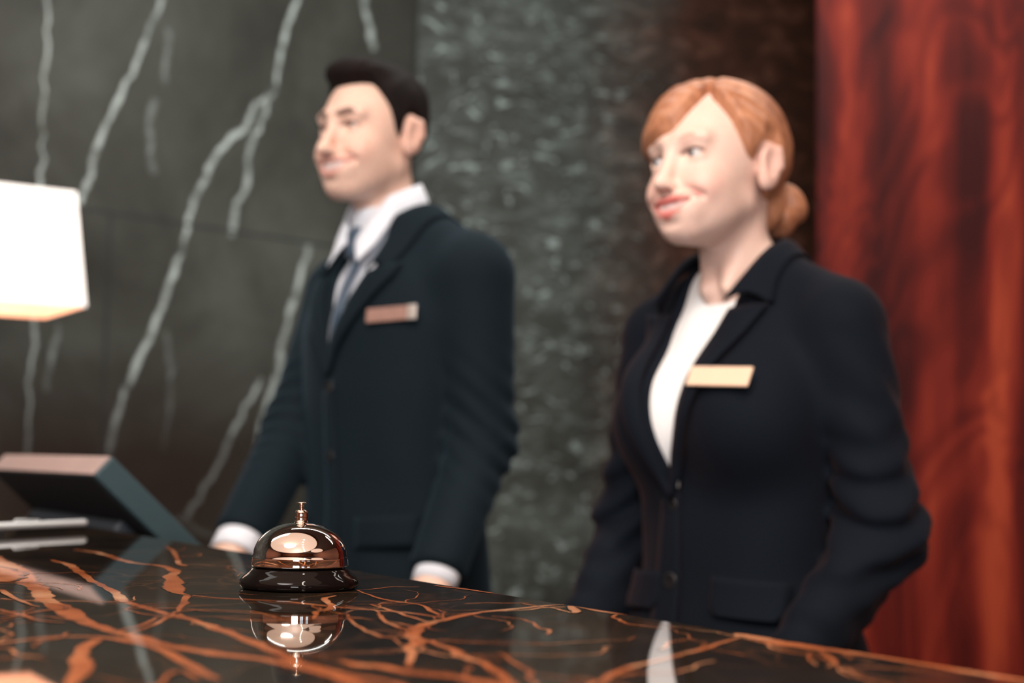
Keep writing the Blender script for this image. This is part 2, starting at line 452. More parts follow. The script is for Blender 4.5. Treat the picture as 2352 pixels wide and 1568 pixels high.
    def lips(s):
        k = 0.0032 if s.sex == 'm' else .0034; u, cx, _ = s.mz(); c = (cx, -.0815, -.0575+u*.6); e = .0036 if s.sex == 'm' else 0
        return [((0, -.1030, -.0650+u), (.014, -.1008, -.0640+u), k, k), ((.014, -.1008, -.0640+u), c, k, .0018),
                ((0, -.1025, -.0850+u-e), (.017, -.0988, -.0805+u-e), k+.0014, k+.0006), ((.017, -.0988, -.0805+u-e), c, k+.0006, .0018)]
    def colors(s, V):
        P = s.to_local((V[:, 0], V[:, 1], V[:, 2])); A = (np.abs(P[0]), P[1], P[2])
        m = s.sex == 'm'
        base = np.array((.86, .59, .47) if m else (.85, .60, .50)); C = np.tile(base, (len(V), 1))
        def blend(col, w):
            C[:] = C*(1-w[:, None])+np.array(col)*w[:, None]
        inh = vlen(P[0], P[1], P[2]) < .17
        blend((.74, .30, .22) if m else (.80, .30, .25), .20*inh*np.exp(-(ell(A, (.043, -.082, -.040), (.02, .02, .016)).clip(0)/.012)**2))
        blend((.80, .38, .30), .30*inh*np.exp(-(ell(A, (.080, .018, 0), (.012, .02, .035)).clip(0)/.006)**2))
        if m: blend((.62, .42, .33), .25*inh*sstep(-.045, -.07, P[2])*(P[1] < .02))
        blend((.30, .13, .09), .5*inh*(1-sstep(0, .005, ell(A, (.0315, -.09, .0045), (.017, .02, .0045))))*1.0)
        # brows
        bd = np.minimum(cap(A, (.012, -.097, .0205), (.032, -.094, .0250), .0050, .0050), cap(A, (.032, -.094, .0250), (.050, -.077, .0185), .0050, .0022))
        blend((.07, .035, .025) if m else (.34, .16, .10), inh*(1-sstep(-.0005, .0018, bd+(0 if m else .0032)))*(.92 if m else .62))
        # lash line
        ll = np.abs(ell(A, (.0315, -.090, .0006), (.0155, .014, .0045 if m else .0066)))
        blend((.06, .03, .025), inh*(P[1] < -.08)*(1-sstep(.0012, .0026, ll))*(P[2] > .0005)*.9)
        # mouth
        lip = np.full(len(V), 9.0)
        for a, b, r0, r1 in s.lips(): lip = np.minimum(lip, cap(A, a, b, r0, r1))
        front = inh & (P[1] < -.080)
        inner = inh & (P[1] < -.07) & (np.abs(s.teeth(A)) < .0012) & (lip > .0004)
        cav = inh & (P[1] < -.07) & (np.abs(s.cavity(A)) < .0012) & (lip > .0004) & ~inner
        C[cav] = (.30, .08, .07); C[inner] = (.80, .70, .67)
        blend((.62, .22, .19) if m else (.66, .13, .12), front*(1-sstep(.0007, .0029, lip))*(.55 if m else .85))
        # nostrils
        nn = ell(A, (.0065, -.112, -.0535), (.0045, .0065, .004)); blend((.45, .2, .15), front*(1-sstep(0, .002, nn)))
        return C

def hairline_fn(tab):
    az = np.radians([a for a, _ in tab]); zz = np.array([z for _, z in tab])
    return lambda P: np.interp(np.arctan2(P[0], -(P[1])), az, zz).astype(f32)
MAN_LINE = hairline_fn([(-180, -.075), (-140, -.07), (-118, -.04), (-100, .024), (-90, .02), (-83, -.016), (-74, -.004), (-64, .034), (-50, .062), (-38, .078), (-25, .080), (0, .076),
                        (25, .080), (38, .078), (50, .062), (64, .034), (74, -.004), (83, -.016), (90, .02), (100, .024), (118, -.04), (140, -.07), (180, -.075)])
WOM_LINE = hairline_fn([(-180, -.070), (-125, -.06), (-105, -.02), (-92, -.012), (-80, -.022), (-68, -.006), (-54, .000), (-40, .006), (-22, .017), (-8, .024), (3, .036), (12, .056), (20, .076), (27, .097), (31, .099), (36, .082),
                        (44, .068), (54, .048), (62, .024), (72, .002), (83, -.004), (92, .028), (104, .022), (116, -.020), (128, -.055), (180, -.070)])
# ------------------------------------------------------------------ bodies and clothes
def prof(tab):
    z = np.array([r[0] for r in tab]); g = np.linspace(z[0]-.3, z[-1]+.3, 700)
    cols = []
    k = int(.045/(g[1]-g[0])) | 1; ker = np.ones(k)/k
    for c in range(1, len(tab[0])):
        v = np.interp(g, z, [r[c] for r in tab]); v = np.pad(v, k, 'edge')
        v = np.convolve(np.convolve(v, ker, 'same'), ker, 'same')[k:-k]; cols.append(v)
    return g, cols
def torso(P, pf, grow=0, p=2.35):
    g, (a, b, yc) = pf
    A = np.interp(P[2], g, a).astype(f32)+grow; B = np.interp(P[2], g, b).astype(f32)+grow; Y = np.interp(P[2], g, yc).astype(f32)
    q = ((np.abs(P[0])/A)**p+(np.abs(P[1]-Y)/B)**p)**(1/p)
    return (q-1)*np.minimum(A, B)
def box_cut(d, P, zlo, zhi): return smax(smax(d, P[2]-zhi, .02), zlo-P[2], .01)

def hand_sdf(P, w, f, u, side, curl=.5, s=1.0):
    """wrist w, fingers along f, back of the hand towards u, thumb on the side +1/-1 of cross(f,u)"""
    f = Vector(f).normalized(); u = Vector(u); u = (u-f*u.dot(f)).normalized(); r = f.cross(u)*side; w = Vector(w)
    def pt(a, b, c): return tuple(w+f*a*s+r*b*s+u*c*s)
    d = cap(P, pt(-.004, 0, 0), pt(.015, 0, 0), .0235*s, .025*s)
    for i, b in enumerate((.030, .010, -.010, -.028)):
        d = smin(d, cap(P, pt(.005, b*.45, 0), pt(.088-.004*abs(i-1), b, .002), .015*s, .0115*s), .018*s)
    d = smin(d, cap(P, pt(.015, .018, -.006), pt(.045, .030, -.010), .017*s, .014*s), .015*s)
    for i, (b, L) in enumerate(((.031, .078), (.0105, .086), (-.0105, .080), (-.029, .063))):
        k0 = pt(.088-.004*abs(i-1), b, .002); q = Vector(k0); ang = .15
        rad = (.0098, .0090, .0082, .0072)
        for j, fr in enumerate((.46, .31, .23)):
            ang += curl*(.55, .75, .5)[j]
            dr = f*math.cos(ang)-u*math.sin(ang)+r*(b*1.2)
            q2 = q+dr*(L*fr*s)
            d = smin(d, cap(P, tuple(q), tuple(q2), rad[j]*s, rad[j+1]*s), .004*s); q = q2
    a = Vector(pt(.022, .026, -.008)); b_ = a+(f*.62+r*.70-u*.2).normalized()*.042*s; c = b_+(f*.85+r*.30-u*.3).normalized()*.032*s; e = c+(f*.95+r*.05-u*.3).normalized()*.026*s
    d = smin(d, cap(P, tuple(a), tuple(b_), .0145*s, .0115*s), .010*s)
    d = smin(d, cap(P, tuple(b_), tuple(c), .0112*s, .0098*s), .004*s)
    d = smin(d, cap(P, tuple(c), tuple(e), .0098*s, .0078*s), .004*s)
    return d

def proj_y(fn, XZ, y0=-.30, off=0.0, n=70):
    x = XZ[:, 0].astype(f32); z = XZ[:, 1].astype(f32); y = np.full(len(x), y0, f32)
    for _ in range(n):
        d = fn((x, y, z))-off
        y = y+np.clip(d, -.02, .05)*.7
    return np.stack([x, y, z], 1)
def proj_near(fn, V, off=0.0, n=12):
    V = np.array(V, float)
    for _ in range(n):
        P = (V[:, 0], V[:, 1], V[:, 2]); e = .002; d = fn(P)-off
        g = np.stack([fn((P[0]+e, P[1], P[2]))-fn((P[0]-e, P[1], P[2])), fn((P[0], P[1]+e, P[2]))-fn((P[0], P[1]-e, P[2])), fn((P[0], P[1], P[2]+e))-fn((P[0], P[1], P[2]-e))], 1)/(2*e)
        g /= np.maximum(np.linalg.norm(g, axis=1), .3)[:, None]
        V = V-g*d[:, None]*.8
    return V
def grid_faces(nr, nc):
    return [(i*nc+j, i*nc+j+1, (i+1)*nc+j+1, (i+1)*nc+j) for i in range(nr-1) for j in range(nc-1)]
def shell(name, V, nr, nc, mat, parent, th=.003, flip=False):
    F = grid_faces(nr, nc)
    if flip: F = [q[::-1] for q in F]
    o = mesh_obj(name, V, F, mat, parent)
    m = o.modifiers.new('cloth thickness', 'SOLIDIFY'); m.thickness = th; m.offset = 1 if True else 0
    return o
def flat_patch(name, fn, poly_rows, off, mat, parent, th=.003, rows=18, cols=8, bulge=0.0):
    """poly_rows: list of (xin, zin, xout, zout) from bottom to top; laid on the cloth along y"""
    t = np.linspace(0, len(poly_rows)-1, rows); R = np.array(poly_rows)
    R = np.stack([np.interp(t, range(len(poly_rows)), R[:, k]) for k in range(4)], 1)
    s = np.linspace(0, 1, cols)
    X = R[:, 0:1]*(1-s)+R[:, 2:3]*s; Z = R[:, 1:2]*(1-s)+R[:, 3:4]*s
    V = proj_y(fn, np.stack([X.ravel(), Z.ravel()], 1), off=off)
    V = V.reshape(rows, cols, 3); V[:, :, 1] -= bulge*np.sin(s*PI*.9)[None, :]
    V = V.reshape(-1, 3)
    flip = np.mean(R[:, 2]-R[:, 0]) < 0
    return shell(name, V, rows, cols, mat, parent, th, flip)
def rigid_badge(name, fn, x, z, w, h, tilt, off, mat, parent, part=None):
    q = proj_y(fn, np.array([[x-w*.42, z], [x+w*.42, z], [x, z-h*.5], [x, z+h*.5]]), off=off)
    c = Vector((q[0]+q[1])/2); xa = Vector(q[1]-q[0]).normalized(); za = Vector(q[3]-q[2]).normalized(); ya = za.cross(xa).normalized(); za = xa.cross(ya)
    Mx = Matrix.Translation(c) @ Matrix((xa, ya, za)).transposed().to_4x4() @ Matrix.Rotation(math.radians(-tilt), 4, 'Y')
    x0, x1 = part if part else (-w/2, w/2)
    b = MB(); b.box(((x0+x1)/2, 0, 0), (min((x1-x0)/2, w/2), .0016 if not part else .0022, h/2*(1.0 if not part else 1.04)), M=Mx)
    return b.build(name, mat, parent, bevel=.0012)
def ring_tube(name, p, d, r0, r1, L, mat, parent, th=.003, open_=0.0):
    """a cuff: short open sleeve end from p along d"""
    d = Vector(d).normalized(); a = d.cross(Vector((0, 0, 1))).normalized(); b = d.cross(a); p = Vector(p)
    V = []; n = 32
    for i in range(4):
        for k in range(n):
            w = 2*PI*k/n; r = r0+(r1-r0)*i/3
            V.append(p+d*(L*i/3)+(a*math.cos(w)+b*math.sin(w)*.85)*r)
    F = [(i*n+k, i*n+(k+1) % n, (i+1)*n+(k+1) % n, (i+1)*n+k) for i in range(3) for k in range(n)]
    o = mesh_obj(name, V, F, mat, parent); m = o.modifiers.new('thickness', 'SOLIDIFY'); m.thickness = th; m.offset = -1
    return o
def button(name, fn, x, z, r, mat, parent, off=.003):
    p = proj_y(fn, np.array([[x, z]]), off=off)[0]; q = proj_y(fn, np.array([[x+.01, z], [x, z+.01]]), off=off)
    nrm = Vector(q[0]-p).cross(Vector(q[1]-p)).normalized()
    if nrm.y > 0: nrm = -nrm
    Mx = Matrix.Translation(Vector(p)) @ nrm.to_track_quat('Z', 'Y').to_matrix().to_4x4()
    b = MB(); b.lathe([(0, .0), (r, .0), (r, .002), (r*.85, .0032), (r*.7, .0026), (0, .0024)], 20, 0, M=Mx)
    return b.build(name, mat, parent, smooth=True)
def eyeball(head, sx, gaze, mats, parent):
    """two balls with white, iris and pupil rings, looking along gaze (head frame)"""
    c = head.to_body((.0315*sx, -.0765, 0)); g = Vector(head.R @ np.array(gaze)).normalized(); r = .0126*head.scale
    Mx = Matrix.Translation(Vector(c)) @ g.to_track_quat('Z', 'Y').to_matrix().to_4x4()
    b = MB()
    def arc(a0, a1, k): return [(r*math.sin(a0+(a1-a0)*i/k), r*math.cos(a0+(a1-a0)*i/k)) for i in range(k+1)]
    b.lathe(arc(0, .20, 3), 24, 2, M=Mx); b.lathe(arc(.20, .50, 4), 24, 1, M=Mx); b.lathe(arc(.50, PI, 14), 24, 0, M=Mx)
    return b.build('eye', mats, parent, smooth=True)
def make_hair(head, fn, xs, ys, zs, mat, parent, name='hair'):
    lo = head.loc-np.array([.14, .17, .15])*1.1; hi = head.loc+np.array([.14, .17, .19])*1.1
    xs = axis(lo[0], hi[0], .003); ys = axis(lo[1], hi[1], .003); zs = axis(lo[2], hi[2], .003)
    return sdf_mesh(name, head.wrap(fn), xs, ys, zs, mat, parent)
def neck_ring(fn, inner, outer, name, mat, parent, rise, th=.003, rows=40, cols=7, off=.006, roll=.012):
    """turned-down collar: inner line stands by the neck, outer line lies on the shoulders"""
    t = np.linspace(0, len(inner)-1, rows)
    def cr(pts):
        pts = np.array(pts, float); n = len(pts); out = []
        for q in t:
            i = min(int(q), n-2); u = q-i
            p0, p1, p2, p3 = pts[max(i-1, 0)], pts[i], pts[i+1], pts[min(i+2, n-1)]
            out.append(.5*((2*p1)+(-p0+p2)*u+(2*p0-5*p1+4*p2-p3)*u*u+(-p0+3*p1-3*p2+p3)*u**3))
        return np.array(out)
    I = cr(inner); O = proj_near(fn, cr(outer), off=off)
    V = []
    for i in range(rows):
        for j in range(cols):
            s = j/(cols-1)
            p = I[i]*(1-s)+O[i]*s; p = p+np.array([0, 0, 1.0])*roll*math.sin(PI*min(1, s*1.15))*rise
            V.append(p)
    return shell(name, np.array(V), rows, cols, mat, parent, th)

def build_body(name, base_fn, head, hands, xs, ys, zs, legs_col):
    F = grid_sdf(base_fn, xs, ys, zs)
    h = .125*head.scale
    lo = head.loc-np.array([.115, .155, .150])*head.scale; hi = head.loc+np.array([.115, .15, .145])*head.scale
    sub_block(F, xs, ys, zs, lo, hi, head.wrap(head.skin), .022)
    for args in hands:
        w = np.array(args[0]); sub_block(F, xs, ys, zs, w-.21, w+.21, lambda P: hand_sdf(P, *args), .02)
    V, Q = surface_nets(F, xs, ys, zs); V = relax(V, Q, 1, .35)
    o = fast_mesh(name, V, Q, M['skin'])
    C = head.colors(V)
    at = o.data.color_attributes.new('tint', 'FLOAT_COLOR', 'POINT')
    at.data.foreach_set('color', np.concatenate([C, np.ones((len(V), 1))], 1).astype(f32).ravel())
    return o
def to_local(loc, rz, p):
    dx, dy = p[0]-loc[0], p[1]-loc[1]; c, s = math.cos(rz), math.sin(rz)
    return (c*dx+s*dy, -s*dx+c*dy, p[2])
def dir_local(rz, d):
    c, s = math.cos(rz), math.sin(rz); return (c*d[0]+s*d[1], -s*d[0]+c*d[1], d[2])
def shoes_and_trousers(root, hipx, waist_z, r_thigh, mat, heel=0.0):
    def tf(P):
        A = (np.abs(P[0]), P[1], P[2])
        d = cap(A, (hipx, .01, waist_z-.10), (hipx+.005, .0, .48), r_thigh, .070)
        d = smin(d, cap(A, (hipx+.005, 0, .48), (hipx+.01, .02, .07), .070, .062), .02)
        d = smin(d, ell(P, (0, .005, waist_z-.08), (hipx+r_thigh*.93, .115, .13)), .05)
        return smax(d, .035-P[2], .01)
    sdf_mesh('trousers', tf, axis(-.26, .26, .011), axis(-.18, .18, .011), axis(0, waist_z+.08, .014), mat, root)
    for sx in (-1, 1):
        def sf(P):
            x = P[0]-sx*(hipx+.01)
            Q = (x, P[1], P[2])
            d = ell(Q, (0, -.075, .035), (.048, .125, .045)); d = smin(d, ell(Q, (0, .03, .045), (.038, .05, .06)), .03)
            return smax(d, .002-P[2], .004)
        sdf_mesh('shoe', sf, axis(sx*(hipx+.01)-.07, sx*(hipx+.01)+.07, .007), axis(-.22, .10, .007), axis(-.01, .12, .006), M['leather'], root)

# ------------------------------------------------------------------ the man
def make_man():
    loc = (-.195, 2.40); rz = math.radians(-50)
    L = lambda p: to_local(loc, rz, p); D = lambda d: dir_local(rz, d)
    head = Head('m', (0, -.058, 1.690), math.radians(11), math.radians(1), math.radians(1), .97)
    pf = prof([(.80, .195, .130, .01), (.95, .190, .128, .005), (1.10, .172, .120, 0), (1.25, .185, .128, -.002), (1.37, .192, .128, 0), (1.44, .180, .112, .005), (1.50, .12, .080, .012), (1.54, .06, .06, .02)])
    Sh = (.197, .012, 1.437)
    wr = L((-.436, 2.29, 1.000)); er = L((-.372, 2.475, 1.20))       # his right arm
    wl = L((-.112, 2.11, .955)); el = (.208, .022, 1.18)             # his left arm
    SR = (-.197, .012, 1.437)
    def arms(P, g):
        d = smin(cap(P, Sh, el, .062+g, .051+g), cap(P, el, wl, .052+g, .043+g), .03)
        d2 = smin(cap(P, SR, er, .062+g, .051+g), cap(P, er, wr, .052+g, .043+g), .03)
        return np.minimum(d, d2)
    def yoke(P, g):
        A = (np.abs(P[0]), P[1], P[2])
        return cap(A, (.045, .018, 1.530), (.188, .012, 1.462), .042+g, .046+g)
    def coat(P):
        d = torso(P, pf, 0); d = box_cut(d, P, .78, 1.56)
        return smin(d, yoke(P, 0), .05)
    def jacket0(P):
        d = coat(P)
        a = arms(P, 0)
        for e, k in ((el, 1), (er, 1)):
            r2 = (P[0]-e[0])**2+(P[1]-e[1])**2+(P[2]-e[2])**2
            a = a+.0065*np.exp(-r2/.009)*np.sin((P[2]*1.0+P[1]*.7+np.abs(P[0])*.5)*150)
        d = smin(d, a, (.010+.026*sstep(1.24, 1.38, P[2])).astype(f32))
        # soft drape on the front
        d = d+.0022*np.sin(P[0]*46+P[2]*20)*sstep(1.25, 1.0, P[2])*(P[1] < 0)
        return d
    def w_open(z): return np.where(z > 1.33, .070*np.clip((z-1.33)/.145, 0, .85)**.85, 0)
    NK = ((0, .012, 1.50), (0, -.012, 1.62))
    def jacket(P):
        d = jacket0(P)
        v = np.maximum(np.abs(P[0])-w_open(P[2])*.86-.001, P[1]-.02); v = np.maximum(v, 1.33-P[2])
        d = np.maximum(d, -v)
        d = smax(d, -cap(P, (0, -.018, 1.50), (0, -.03, 1.66), .066), .008)
        for w, e in ((wl, el), (wr, er)):                     # sleeves end before the wrist
            dd = Vector(w)-Vector(e); dd.normalize(); q = Vector(w)-dd*(.030 if w is wl else .022)
            pl = (P[0]-q.x)*dd.x+(P[1]-q.y)*dd.y+(P[2]-q.z)*dd.z
            near = vlen(P[0]-w[0], P[1]-w[1], P[2]-w[2])-.13
            d = np.where(near < 0, np.maximum(d, pl), d)
        return d
    def shirt(P):
        d = torso(P, pf, -.012); d = box_cut(d, P, 1.15, 1.54); d = smin(d, yoke(P, -.012), .05)
        d = smin(d, cap(P, (0, -.018, 1.50), (0, -.038, 1.575), .061, .056), .02)
        return smax(d, P[2]-1.575+P[1]*-.15, .004)
    def base(P):
        d = torso(P, pf, -.026); d = box_cut(d, P, .85, 1.55)
        d = smin(d, arms(P, -.021), .03); d = smin(d, yoke(P, -.02), .04)
        A = (np.abs(P[0]), P[1], P[2])
        d = smin(d, cap(P, (0, -.018, 1.50), tuple(head.to_body((0, .018, -.055))), .054, .050), .03)
        d = smin(d, cap(A, (.095, .01, .88), (.10, 0, .48), .075, .05), .04)
        d = smin(d, cap(A, (.10, 0, .48), (.105, .02, .09), .05, .04), .02)
        d = smin(d, cap(A, (.105, .02, .05), (.105, -.11, .035), .03, .026), .02)
        return d
    hz = head.loc; hs = head.scale
    def rng(c, r, s): return (c-r, c+r, s)
    xs = axis(-.36, .36, .012, (rng(hz[0], .10*hs, .0023), rng(wl[0], .12, .005), rng(wr[0], .12, .005)))
    ys = axis(-.46, .24, .012, (rng(hz[1], .145*hs, .0023), rng(wl[1], .12, .005), rng(wr[1], .12, .005)))
    zs = axis(-.02, 1.88, .014, ((hz[2]-.14*hs, hz[2]+.135*hs, .0023), (.83, 1.06, .005)))
    fl = Vector(D((-.16, -.34, -.92))); fr = Vector(D((-.60, -.12, -.64)))
    hands = [(wl, tuple(fl), D((-.3, -.5, .8)), 1, .55, 1.0), (wr, tuple(fr), D((-.4, -.2, .9)), -1, .55, 1.0)]
    body = build_body('person', base, head, hands, xs, ys, zs, None)
    body.location = (loc[0], loc[1], 0); body.rotation_euler = (0, 0, rz)
    tag(body, 'smiling man with short dark hair, navy suit and blue tie behind the counter', 'person')
    # --- clothes
    jk = sdf_mesh('suit_jacket', jacket, axis(-.36, .36, .0065), axis(-.46, .22, .0065), axis(.74, 1.62, .0065), M['suit'], body)
    sh = sdf_mesh('shirt', shirt, axis(-.26, .26, .008), axis(-.18, .16, .008), axis(1.12, 1.62, .006), M['white'], body)
    for sx in (-1, 1):
        rows = [(sx*(w_open(np.array(z))-.001), z, sx*(w_open(np.array(z))+.062*(t**.75)), z+.004*t) for t, z in [(q/8, 1.283+(1.437-1.283)*q/8) for q in range(9)]]
        rows.append((sx*(w_open(np.array(1.448))-.001), 1.448, sx*(.118), 1.462))
        flat_patch('lapel', jacket0, rows, .005, M['suit'], jk, .004, 26, 9, .004)
    inner = []; outer = []
    for x, y, z in [(-.068, -.105, 1.452), (-.069, -.070, 1.503), (-.071, -.02, 1.548), (-.062, .042, 1.572), (0, .083, 1.580), (.062, .042, 1.572), (.071, -.02, 1.548), (.069, -.070, 1.503), (.068, -.105, 1.452)]: inner.append((x, y, z))
    for x, y, z in [(-.102, -.095, 1.462), (-.112, -.058, 1.500), (-.115, -.005, 1.530), (-.090, .075, 1.525), (0, .120, 1.515), (.090, .075, 1.525), (.115, -.005, 1.530), (.112, -.058, 1.500), (.102, -.095, 1.462)]: outer.append((x, y, z))
    inner = [(x, y-.008-.030*min(1, max(0, (y+.07)/.05)), z) for x, y, z in inner]; outer = [(x, y-.006-.026*min(1, max(0, (y+.07)/.05)), z) for x, y, z in outer]
    neck_ring(jacket0, inner, outer, 'jacket_collar', M['suit'], jk, 1.0, .004)
    # shirt collar: stands round the neck, two points in front
    ci = [(-.006, -.083, 1.520), (-.036, -.072, 1.548), (-.060, -.030, 1.578), (-.058, .040, 1.602), (0, .076, 1.612), (.058, .040, 1.602), (.060, -.030, 1.578), (.036, -.072, 1.548), (.006, -.083, 1.520)]
    co = [(-.047, -.112, 1.464), (-.066, -.088, 1.492), (-.075, -.032, 1.535), (-.070, .050, 1.560), (0, .092, 1.568), (.070, .050, 1.560), (.075, -.032, 1.535), (.066, -.088, 1.492), (.047, -.112, 1.464)]
    ci = [(x*.96, y-.009-.028*min(1, max(0, (y+.083)/.06)), z-.004) for x, y, z in ci]; ci = [(x, y, z+.012*min(1, max(0, (y+.09)/.05))) for x, y, z in ci]; co = [(x*.93, y-.004-.030*min(1, max(0, (y+.083)/.06)), z+.003) for x, y, z in co]
    V = []; rows = 48; cols = 6
    t = np.linspace(0, 8, rows)
    I = np.stack([np.interp(t, range(9), [p[k] for p in ci]) for k in range(3)], 1); O = np.stack([np.interp(t, range(9), [p[k] for p in co]) for k in range(3)], 1)
    for i in range(rows):
        for j in range(cols):
            s = j/(cols-1); p = I[i]*(1-s)+O[i]*s; r = np.array([p[0], p[1]-.0, 0]); r = r/max(np.linalg.norm(r), 1e-3)
            V.append(p+r*.004*math.sin(PI*s))
    shell('shirt_collar', np.array(V), rows, cols, M['white'], sh, .003)
    # tie
    tb = flat_patch('tie', shirt, [(-.016, 1.325, .016, 1.325), (-.0155, 1.35, .0155, 1.35), (-.009, 1.485, .009, 1.485)], .006, M['tie'], body, .004, 24, 7, .004)
    kn = MB()
    kp = proj_y(shirt, np.array([[0, 1.507]]), off=.004)[0]
    kn.lathe([(0.0, -.034), (.0105, -.032), (.014, -.012), (.0185, .008), (.020, .018), (.012, .026), (0, .027)], 20, M=Matrix.Translation((kp[0], kp[1]-.004, kp[2]))@Matrix.Rotation(math.radians(-14), 4, 'X')@Matrix.Diagonal((1.15, .7, .9, 1)))
    kn.build('knot', M['tie'], tb, smooth=True)
    for z in (1.262, 1.150): button('button', jacket0, .002, z, .0105, M['button'], jk, .0035)
    flat_patch('front_edge', jacket0, [(-.012, .80, .030, .80), (-.014, 1.0, .026, 1.0), (-.014, 1.26, .014, 1.28)], .0022, M['suit'], jk, .003, 24, 5)
    for sx in (-1, 1):
        flat_patch('pocket_flap', coat, [(sx*.07, 1.005, sx*.165, 1.012), (sx*.068, 1.055, sx*.165, 1.062)], .003, M['suit'], jk, .003, 6, 10)
    bg = rigid_badge('name_badge', jacket0, .126, 1.3755, .078, .0235, 3, .008, M['badge_copper'], body)
    rigid_badge('badge_end', jacket0, .126, 1.3755, .078, .0235, 3, .0085, M['badge_silver'], bg, part=(.036, .052))
    for w, e in ((wl, el), (wr, er)):
        dd = (Vector(w)-Vector(e)).normalized(); ring_tube('shirt_cuff', Vector(w)-dd*(.062 if w is wl else .052), dd, (.036 if w is wl else .040), (.0345 if w is wl else .039), (.052 if w is wl else .064), M['white'], sh)
    shoes_and_trousers(body, .095, .98, .088, M['suit'])
    # --- hair
    sk = head
    def hairf(P):
        g = P[2]-MAN_LINE(P)
        top = sstep(.03, .10, P[2]); thick = .0045+.009*top
        off = .0015+thick*sstep(0, .022, g)
        n = .0007*np.sin(P[0]*420+np.sin(P[1]*60)*2)
        d = sk.skull(P)-off+n*top
        d = smax(d, -g*.85, .004)
        q = ell(P, (0, -.040, .102), (.056, .042, .025)); q = smin(q, ell(P, (-.006, -.064, .102), (.044, .022, .017)), .02)
        d = smin(d, q+n*1.5, .02)
        d = smax(d, -ell((np.abs(P[0]), P[1], P[2]), (.083, .016, -.004), (.016, .026, .038)), .004)
        return d
    make_hair(head, hairf, None, None, None, M['darkhair'], body)
    em = [M['sclera'], M['iris_d'], M['pupil']]
    for sx in (-1, 1): eyeball(head, sx, (-.05, -1, -.02), em, body)
    return body, head

